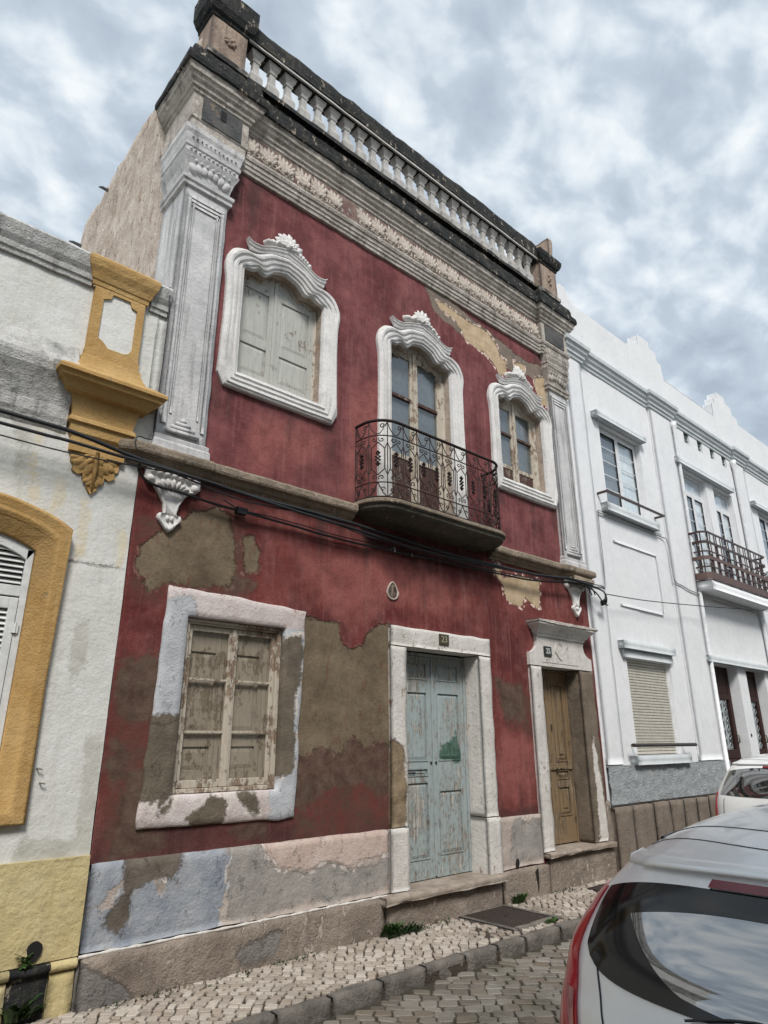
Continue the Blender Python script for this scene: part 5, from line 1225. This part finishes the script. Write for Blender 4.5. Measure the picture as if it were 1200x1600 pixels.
# balcony with flat brown bars
bs = MB().rbox(13.42, 16.68, -.37, 0, 4.66, 4.84, .2, .001, .006).obj('balcony', 'white_r', rb, True, label='long balcony with brown flat bar railing on the white building')
pth = [(13.44, 0), (13.44, -.27), (13.53, -.36), (16.57, -.36), (16.66, -.27), (16.66, 0)]
for z0, z1, y_ in ((5.84, 5.88, .02), (5.62, 5.68, .008), (5.44, 5.47, .008), (5.28, 5.36, .010), (5.12, 5.15, .008), (4.88, 5.02, .012), (4.845, 4.865, .02)):
    MB().mould(pth, [(0, z0), (y_, z0), (y_, z1), (0, z1)]).obj('rail', 'brownrail' if z1-z0 < .07 else 'brownpanel', bs)
for i in range(30):
    if i % 3 == 2: continue
    xx = 13.58+i*.101
    MB().box(xx-.020, xx+.020, -.357, -.349, 4.87, 5.84).obj('bar', 'brownrail', bs)
for sx_ in (13.445, 16.655):
    for yy_ in (-.08, -.17, -.26): MB().box(sx_-.005, sx_+.005, yy_-.012, yy_+.012, 4.87, 5.84).obj('bar', 'brownrail', bs)
for i in range(11):
    xx = 13.7+i*.29; MB().box(xx-.055, xx+.055, -.345, -.335, 4.95, 5.66 if i % 2 else 5.42).obj('lath', 'brownpanel', bs)

# ================================================================== CABLES
def cable(name, label, pts, r, mat='cable', cat='cable', group=None, sag=0, n=6, wob=.006):
    P = subdiv(pts, 8)
    P = [Vector(p)+noise.noise_vector(Vector(p)*3+Vector((r*900, 0, 0)))*wob for p in P]
    return MB().tube(P, r, n).obj(name, mat, None, True, label=label, cat=cat, group=group)
cable('cable', 'thick black cable running uppermost along the string course to the left of the balcony', [(-5, -.17, 4.40), (-2, -.17, 4.32), (.86, -.2, 4.27), (1.46, -.19, 4.255), (1.9, -.18, 4.20), (2.4, -.17, 4.165), (3.0, -.17, 4.13), (4.4, -.17, 4.12), (5.1, -.13, 4.10), (6.2, -.13, 4.07), (7.9, -.15, 4.09), (8.6, -.17, 4.15), (9.24, -.19, 4.13)], .018)
cable('cable', 'second black cable lying just under the thick one on the white and red walls', [(-5, -.17, 4.28), (-2, -.17, 4.22), (.88, -.2, 4.17), (1.36, -.2, 4.17), (1.99, -.2, 4.16), (2.72, -.19, 4.14), (3.6, -.18, 4.09), (4.5, -.17, 4.06), (5.5, -.13, 4.03), (6.83, -.13, 4.05), (8.0, -.16, 4.10), (8.63, -.18, 4.16), (9.24, -.18, 4.15)], .014)
cable('cable', 'thin black wire sagging lowest across the white house front', [(-5, -.16, 4.2), (-2, -.16, 4.13), (.88, -.18, 4.08), (1.5, -.19, 4.08), (2.0, -.18, 4.12), (2.4, -.18, 4.15)], .006)
cable('cable', 'thin black wire twisting between the two cables below the string course', [(2.3, -.17, 4.15), (2.9, -.17, 4.07), (3.3, -.16, 4.07), (3.9, -.17, 4.10), (4.6, -.16, 4.02), (5.2, -.12, 4.05), (6.5, -.12, 4.0), (7.8, -.14, 4.03), (8.8, -.17, 4.12), (9.25, -.18, 4.11)], .008)
cable('cable', 'black cable looping down over the left corbel and along the red wall', [(2.01, -.17, 4.22), (2.02, -.10, 4.12), (2.10, -.08, 4.05), (2.22, -.09, 4.02), (2.45, -.10, 4.01), (2.71, -.07, 4.0), (3.07, -.06, 3.985), (3.6, -.05, 3.975), (4.3, -.05, 3.95), (4.89, -.05, 3.955), (5.3, -.05, 3.96), (6.0, -.06, 3.98), (7.11, -.08, 3.99), (7.93, -.10, 4.02), (8.75, -.13, 4.11), (9.24, -.17, 4.09)], .012)
cable('cable', 'slim black wire beside the looping cable on the red wall', [(2.9, -.05, 4.06), (3.1, -.06, 4.0), (3.5, -.06, 4.01), (4.2, -.05, 3.99), (5.0, -.05, 3.99), (5.35, -.04, 3.97)], .006)
# joint and clips
MB().rbox(3.02, 3.14, -.10, -.03, 3.95, 4.02, .02, .006, .01, 12).obj('cable_joint', 'cable', None, True, label='black lump of cable joint on the red wall right of the left corbel', cat='cable joint')
for i, (x_, z_) in enumerate(((5.14, 3.98), (5.42, 3.97))):
    MB().tube([(x_, 0, z_+.02), (x_, -.06, z_+.02), (x_, -.07, z_-.03)], .012, 6).obj('cable_clip', 'brass' if i else 'greycable', None, True, label=('pale cable clip on the red wall under the balcony left end', 'rusty cable clip beside the pale one under the balcony')[i], cat='cable clip')
# tangle at the right corner
kn = thing('cable_tangle', 'black tangle of cable ends hanging at the corner between red house and white building', 'cable', (9.4, -.17, 4.0))
for pts in ([(9.1, -.18, 4.12), (9.35, -.2, 4.10), (9.52, -.2, 4.08), (9.60, -.2, 4.02), (9.60, -.2, 3.93), (9.52, -.2, 3.89)], [(9.1, -.18, 4.10), (9.3, -.2, 4.03), (9.42, -.21, 3.93), (9.50, -.2, 3.88), (9.62, -.2, 3.87)], [(9.2, -.18, 4.13), (9.45, -.17, 4.12), (9.6, -.18, 4.07), (9.56, -.2, 3.97), (9.48, -.2, 3.92)], [(9.15, -.18, 4.08), (9.2, -.17, 4.02), (9.21, -.18, 3.98)], [(9.25, -.18, 4.08), (9.29, -.18, 4.03), (9.29, -.19, 3.99)], [(9.44, -.2, 3.90), (9.5, -.24, 3.95), (9.58, -.2, 3.90), (9.5, -.16, 3.86), (9.44, -.2, 3.90)]):
    MB().tube(subdiv(pts, 4), .011, 6).obj('cable_end', 'cable', kn, True)
MB().lump(9.50, 3.90, .05, .045, .05, -.17).lump(9.56, 3.93, .035, .035, .04, -.19).obj('connector', 'cable', kn, True)
cn = MB().rbox(8.72, 9.30, -.20, -.10, 4.165, 4.225, .05, .004, .008).obj('cable_duct', 'string', None, True, label='short pale duct holding the cables under the right end of the string course', cat='duct')
cable('wire', 'single black wire stretched over the white building front below its balcony', [(9.58, -.19, 4.05), (11, -.17, 4.13), (13, -.25, 4.28), (16.3, -.42, 4.55), (19, -.42, 4.72), (21.5, -.3, 4.8)], .008, wob=.0)
cable('wire', 'grey cable rising from the corner and crossing under the upper window sill', [(9.3, -.1, 4.20), (9.7, -.07, 4.22), (9.88, -.05, 4.26), (9.89, -.03, 4.9), (9.90, -.03, 5.45), (9.93, -.03, 5.56), (10.05, -.03, 5.55), (11.3, -.03, 5.56), (12.2, -.03, 5.56), (12.36, -.07, 5.50), (12.38, -.075, 5.0), (12.42, -.075, 4.72), (12.7, -.075, 4.66), (13.3, -.075, 4.60), (14.5, -.03, 4.58), (16.4, -.03, 4.60)], .011, 'greycable', wob=.008)
cable('wire', 'thin black lead beside the grey cable on the white building', [(9.90, -.05, 4.27), (9.915, -.045, 4.9), (9.93, -.045, 5.5), (10.08, -.045, 5.585), (11.3, -.045, 5.585), (12.2, -.045, 5.585)], .005, 'cable', wob=.006)
cable('wire', 'thin dark wire hanging down beside the left pilaster edge', [(2.10, -.1, 6.10), (2.118, -.10, 5.67), (2.112, -.10, 4.95), (2.11, -.10, 4.50), (2.06, -.12, 4.43), (1.97, -.14, 4.42), (1.94, -.15, 4.36), (1.96, -.16, 4.28)], .0055, wob=.004)
cable('wire', 'thin wire running down the seam between the red house and the white building', [(9.34, -.05, 3.95), (9.36, -.05, 3.4), (9.39, -.05, 2.75), (9.44, -.03, 2.62), (9.42, -.05, 2.55), (9.38, -.05, 2.6), (9.37, -.05, 3.0)], .005, 'greycable')

# ================================================================== CARS
def car(name, label, x0_, yc, zr, S, mat, lights, w_scale=1.0, cat='car', big=True):
    # S: list of (z, x_rear, x_front, half_width); local x forward, y towards the houses
    N_ = 5.0; AR = .8; AF = 1.0; L_ = lights
    t_ = thing(name, label, cat, (x0_+2, yc, zr))
    def sl_(z_):
        for a, c in zip(S, S[1:]):
            if a[0] <= z_ <= c[0]:
                f = (z_-a[0])/(c[0]-a[0]); return [a[i]+(c[i]-a[i])*f for i in range(1, 4)]
        return list(S[-1][1:])
    # smooth interpolation of slices
    SS = subdiv([tuple(s_) for s_ in S], 5)
    def sm(z_):
        for a, c in zip(SS, SS[1:]):
            if a[0]-1e-9 <= z_ <= c[0]+1e-9 and c[0] > a[0]:
                f = (z_-a[0])/(c[0]-a[0]); return [a[i]+(c[i]-a[i])*f for i in range(1, 4)]
        return list(SS[-1][1:])
    tab = [(0., 0.)]; q_ = (0., 0.)
    for i in range(1, 901):
        a_ = R(i*.1); n2 = (AR*(1-max(0, math.cos(a_))**(2/N_)), .86*math.sin(a_)**(2/N_)); tab.append((tab[-1][0]+math.hypot(n2[0]-q_[0], n2[1]-q_[1]), i*.1)); q_ = n2
    SE = tab[-1][0]; TS = np.array([a for a, _ in tab]); TT = np.array([b for _, b in tab])
    def pt(z_, s, off=0.):        # s = metres along the surface from the rear centre line (positive towards the houses)
        th = (float(np.interp(abs(s), TS, TT)) if abs(s) < SE else 90+(abs(s)-SE)/.02)*(1 if s >= 0 else -1)
        xr, xf, hw_ = sm(z_); c_, s_ = math.cos(R(abs(th))), math.sin(R(abs(th)))
        x_ = xr+AR*(1-abs(c_)**(2/N_)); y_ = hw_*abs(s_)**(2/N_)
        if abs(th) > 90: x_ = xr+AR+(abs(th)-90)*.02; y_ = hw_; c_ = 0.; s_ = 1.
        nx = -abs(c_)**(2-2/N_); ny = abs(s_)**(2-2/N_); L = math.hypot(nx, ny)
        return Vector((x0_+x_+off*nx/L, yc+(y_+off*ny/L)*(1 if th >= 0 else -1), zr+z_))
    ring = []
    ths = [i*90/18 for i in range(19)]
    def ringpts(z_):
        xr, xf, hw_ = sm(z_); out = []
        for th in ths: out.append((xr+AR*(1-abs(math.cos(R(th)))**(2/N_)), hw_*abs(math.sin(R(th)))**(2/N_)))
        af = min(AF, (xf-xr)*.35)
        m_ = 14
        for i in range(1, m_): out.append((xr+AR+(xf-af-xr-AR)*i/m_, hw_))
        for th in reversed(ths): out.append((xf-af*(1-abs(math.cos(R(th)))**(2/3.2)), hw_*abs(math.sin(R(th)))**(2/3.2)))
        return out+[(a, -c) for a, c in reversed(out[1:-1])]
    rows_ = []
    for s_ in SS: rows_.append([(x0_+a, yc+c, zr+s_[0]) for a, c in ringpts(s_[0])])
    # roof cap
    zt = S[-1][0]; edge = ringpts(zt); cx_ = sum(a for a, _ in edge)/len(edge)
    xr, xf, hw_ = sm(zt)
    for f, dz in [(q/14, L_['crown']*(1-(q/14)**2.7)) for q in range(13, 0, -1)]+[(.005, L_['crown'])]:
        rows_.append([(x0_+cx_+(a-cx_)*f, yc+c*f, zr+zt+dz) for a, c in edge])
    b = MB().rows(rows_, closed=True)
    body = b.obj('body', mat, t_, True)
    # patches over the body surface
    def patch(nm, m_, thl, thr, zb_, zt_, off=.006, nu=26, nv=14, parent=None, side=1, thick=True):
        rws = []
        for j in range(nv+1):
            v = j/nv; r_ = []
            for i in range(nu+1):
                u = i/nu; z_ = zb_(u)+(zt_(u)-zb_(u))*v; th = thl(v)+(thr(v)-thl(v))*u
                p_ = pt(z_, th*side, off); r_.append(p_)
            rws.append(r_)
        bb = MB().rows(rws)
        # rim so that the patch has thickness
        rim = [q for q in rws[0]]+[r_[-1] for r_ in rws[1:]]+list(reversed(rws[-1][:-1]))+[r_[0] for r_ in reversed(rws[1:-1])]
        inn = [q+Vector((.02, 0, -.004)) for q in rim]
        bb.rows([rim, inn], closed=True)
        return bb.obj(nm, m_, parent or t_, True)
    L = lights
    rw = patch('rear_window', 'frit_reflection' if big else 'carglass', lambda v: -L['gth'](v), lambda v: L['gth'](v), L['gb'], L['gt'], .007, 40, 16)
    if big:
        patch('glass_pane', 'carglass', lambda v: -(.28+.27*v**.8), lambda v: .28+.27*v**.8, lambda u: 1.065+.03*abs(2*u-1)**2, lambda u: 1.325-.04*abs(2*u-1)**3, .0095, 30, 14, rw)
        MB().tube([pt(1.045+.045*math.sin(u_/24*math.pi), .26-u_*.022, .022) for u_ in range(25)], .0042, 5).obj('wiper', 'plastic', rw)
    for s_ in (-1, 1):
        tl = patch('tail_light', 'tail', L['tin'], L['tout'], lambda u: L['tz'][0]+L['tsl'][0]*(1-u), lambda u: L['tz'][1]-L['tsl'][1]*(1-u), .012, 10, 18, None, s_)
        if big: patch('reversing_lamp', 'tailclear', lambda v: L['tin'](v*.3+.1)+.012, lambda v: L['tin'](v*.3+.1)+.02+.05*v, lambda u: L['tz'][0]+.05, lambda u: L['tz'][0]+.22, .0155, 4, 8, tl, s_)
        # side glazing
        gz0, gz1 = L['side']
        for (a0, a1) in ((1.66, 2.18), (2.21, 2.82), (2.85, 3.35)):
            patch('side_window', 'carglass', lambda v: a0+(.15*v if a0 < 2 else 0), lambda v: a1-(.28*v if a1 > 3.2 else 0), lambda u: gz0, lambda u: gz1, .006, 8, 6, None, s_)
    # spoiler lip with the brake light below it
    zs = L['spz']; pts = [pt(zs-.012*(abs(q)/24)**2, q/24*.80, .030 if abs(q) < 20 else .015) for q in range(-24, 25)]
    bb = MB(); up_ = [p_+Vector((.12, 0, .035)) for p_ in pts]; mid = [p_+Vector((.02, 0, .022)) for p_ in pts]; low = [p_+Vector((.06, 0, -.02)) for p_ in pts]
    bb.rows([up_, mid, pts, low], cap=True); bb.obj('spoiler', mat, t_, True)
    patch('brake_light', 'taildark', lambda v: -L['bth'], lambda v: L['bth'], lambda u: zs-.040, lambda u: zs-.016, .018, 10, 3)
    # seams
    def seam(nm, fn, r=.0035, m_='blackrub'): MB().tube([fn(i/24) for i in range(25)], r, 5).obj(nm, m_, t_)
    def roofpt(u, xo):      # across the roof at local x = xo
        ztop = zr+zt; yy = (u*2-1)*(hw_-.035); f = 1-abs(u*2-1)**2.2
        return Vector((x0_+xo+.05*abs(u*2-1)**2, yc+yy, ztop+.010+.055*f*min(1, (xo-xr)/.5+.25)))
    for s_ in (-1, 1):
        MB().tube([pt(zt-.004, s_*(.88+q*.12), .002) for q in range(0, 19)], .010, 6).obj('roof_moulding', 'plastic', t_, True)
        seam('hatch_seam', lambda u: pt(L['sm0']+(L['sm1']-L['sm0'])*u, s_*(L['smt'](u)), .002), .0035)
    from mathutils.bvhtree import BVHTree
    me_ = body.data; bvh = BVHTree.FromPolygons([v_.co for v_ in me_.vertices], [tuple(p_.vertices) for p_ in me_.polygons])
    def drop(x_, y_):
        h_ = bvh.ray_cast(Vector((x_, y_, zr+3)), Vector((0, 0, -1))); return h_[0]
    for (xo, cur) in ((.56, .10), (.70, .07)):
        pl_ = []
        for i in range(41):
            u = i/40*2-1; p_ = drop(x0_+xo+cur*u*u, yc+u*(hw_-.005))
            if p_: pl_.append(p_+Vector((0, 0, -.0005)))
        if len(pl_) > 3: MB().tube(pl_, .0032, 5).obj('roof_seam', 'blackrub', t_)
    # bumper, wheels
    rws = []
    for z_, off in ((.22, .012), (.26, .03), (.45, .035), (.54, .03), (.56, .008)):
        rws.append([pt(z_, q*.066, off) for q in range(-28, 29)])
    MB().rows(rws).obj('bumper', mat, t_, True)
    MB().rows([[pt(z_, q*.06, off) for q in range(-10, 11)] for z_, off in ((.24, .040), (.27, .046), (.36, .046), (.38, .040))]).obj('bumper_insert', 'plastic', t_, True)
    for wx in (x0_+.68, x0_+3.25):
        for s_ in (-1, 1):
            yo = yc+s_*(S[2][3]-.02); bb = MB()
            rings = []
            for (yy, rr_) in ((0, .29), (0, .30), (s_*.03, .315), (s_*.03, .30)): pass
            prof_ = [(-.2, .19), (-.2, .29), (-.18, .31), (.0, .31), (.03, .295), (.03, .20)]
            bb.rows([[(wx+r_*math.cos(2*math.pi*i/28), yo+s_*dy_, zr+.31+r_*math.sin(2*math.pi*i/28)) for i in range(28)] for dy_, r_ in prof_], closed=True)
            w_ = bb.obj('wheel', 'rubber', t_, True)
            bb = MB().rows([[(wx+r_*math.cos(2*math.pi*i/28), yo+s_*dy_, zr+.31+r_*math.sin(2*math.pi*i/28)) for i in range(28)] for dy_, r_ in ((-.0, .21), (.02, .20), (.0, .18), (.0, .06), (.02, .05), (.02, .001))], closed=True)
            bb.obj('rim', 'rim', w_, True)
    for s_ in (-1, 1):
        yy = yc+s_*(S[4][3]+.06); MB().rbox(x0_+2.72, x0_+2.84, min(yy, yy+s_*.14), max(yy, yy+s_*.14), zr+.98, zr+1.10, .03, .004, .02).obj('mirror', mat, t_, True)
    return t_, pt
S1 = [(.18, .10, 3.90, .76), (.35, .02, 4.02, .85), (.55, .0, 4.05, .885), (.78, .045, 4.0, .89), (.95, .085, 3.9, .885), (1.03, .12, 3.35, .880), (1.15, .165, 3.0, .862), (1.28, .25, 2.78, .795), (1.37, .335, 2.62, .735), (1.44, .42, 2.50, .675), (1.495, .53, 2.38, .605)]
LT1 = dict(crown=.145, gth=lambda v: .685+.075*v, gb=lambda u: 1.045+.05*abs(u*2-1)**2+.07*abs(u*2-1)**9, gt=lambda u: 1.39-.05*abs(u*2-1)**5,
    tin=lambda v: .640+.145*v**1.2, tout=lambda v: 1.12-.24*v**1.5 if v > .3 else .80+.32*(v/.3)**.6, tz=(.80, 1.335), tsl=(.0, .0), side=(1.06, 1.40), spz=1.435, bth=.29, sm0=.74, sm1=1.115, smt=lambda u: .47+.14*u)
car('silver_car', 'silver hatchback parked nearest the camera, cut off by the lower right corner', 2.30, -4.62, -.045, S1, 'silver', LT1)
S2 = [(.18, .08, 3.90, .76), (.40, .0, 4.05, .84), (.65, .0, 4.08, .85), (.95, .04, 4.0, .85), (1.10, .07, 3.4, .845), (1.22, .12, 3.05, .82), (1.36, .22, 2.85, .77), (1.50, .34, 2.68, .71), (1.59, .46, 2.52, .655), (1.64, .60, 2.40, .60)]
LT2 = dict(crown=.085, gth=lambda v: .72+.02*v, gb=lambda u: 1.18+.02*abs(u*2-1)**3, gt=lambda u: 1.535-.05*abs(u*2-1)**3,
    tin=lambda v: .77+.02*v, tout=lambda v: .98, tz=(.86, 1.22), tsl=(0, 0), side=(1.16, 1.54), spz=1.575, bth=.2, sm0=.60, sm1=1.15, smt=lambda u: .64)
car('white_car', 'white hatchback parked further along the kerb beyond the silver car', 9.72, -2.07, -.045, S2, 'whitecar', LT2, big=False)

# ================================================================== HOUSE ACROSS THE STREET (seen in reflections)
ob = thing('opposite_house', 'cream house across the street seen only as a reflection in car and window glass', 'house', (2, -7.2, .05))
OH = [(-9+i*3.2, -7.9+i*3.2, z0, z0+1.9) for i in range(9) for z0 in (.9, 4.1)]
wall('front_wall', 'opp', ob, -12, 20, -.05, 6.6, -7.3, .4, OH, (), .0)
MB().box(-12, 20, -12, -7.55, -.05, 6.5).obj('house_body', 'opp', ob)
MB().mould([(20, -7.3), (-12, -7.3)], [(0, 6.3), (.1, 6.35), (.15, 6.5), (.2, 6.6), (0, 6.65)]).obj('cornice', 'opp', ob)
for (a, c, z0, z1) in OH:
    w_ = MB().box(a, a+.07, -7.45, -7.38, z0, z1).box(c-.07, c, -7.45, -7.38, z0, z1).box(a+.07, c-.07, -7.45, -7.38, z1-.07, z1).box(a+.07, c-.07, -7.45, -7.38, z0, z0+.07).obj('window', 'alu', ob)
    MB().box(a+.07, c-.07, -7.43, -7.42, z0+.07, z1-.07).obj('pane', 'carglass', w_)
MB().rbox(-12, 20, -7.3, -6.1, -.07, .06, .8, .002, .01).obj('far_pavement', 'kerb', None, kind='structure')
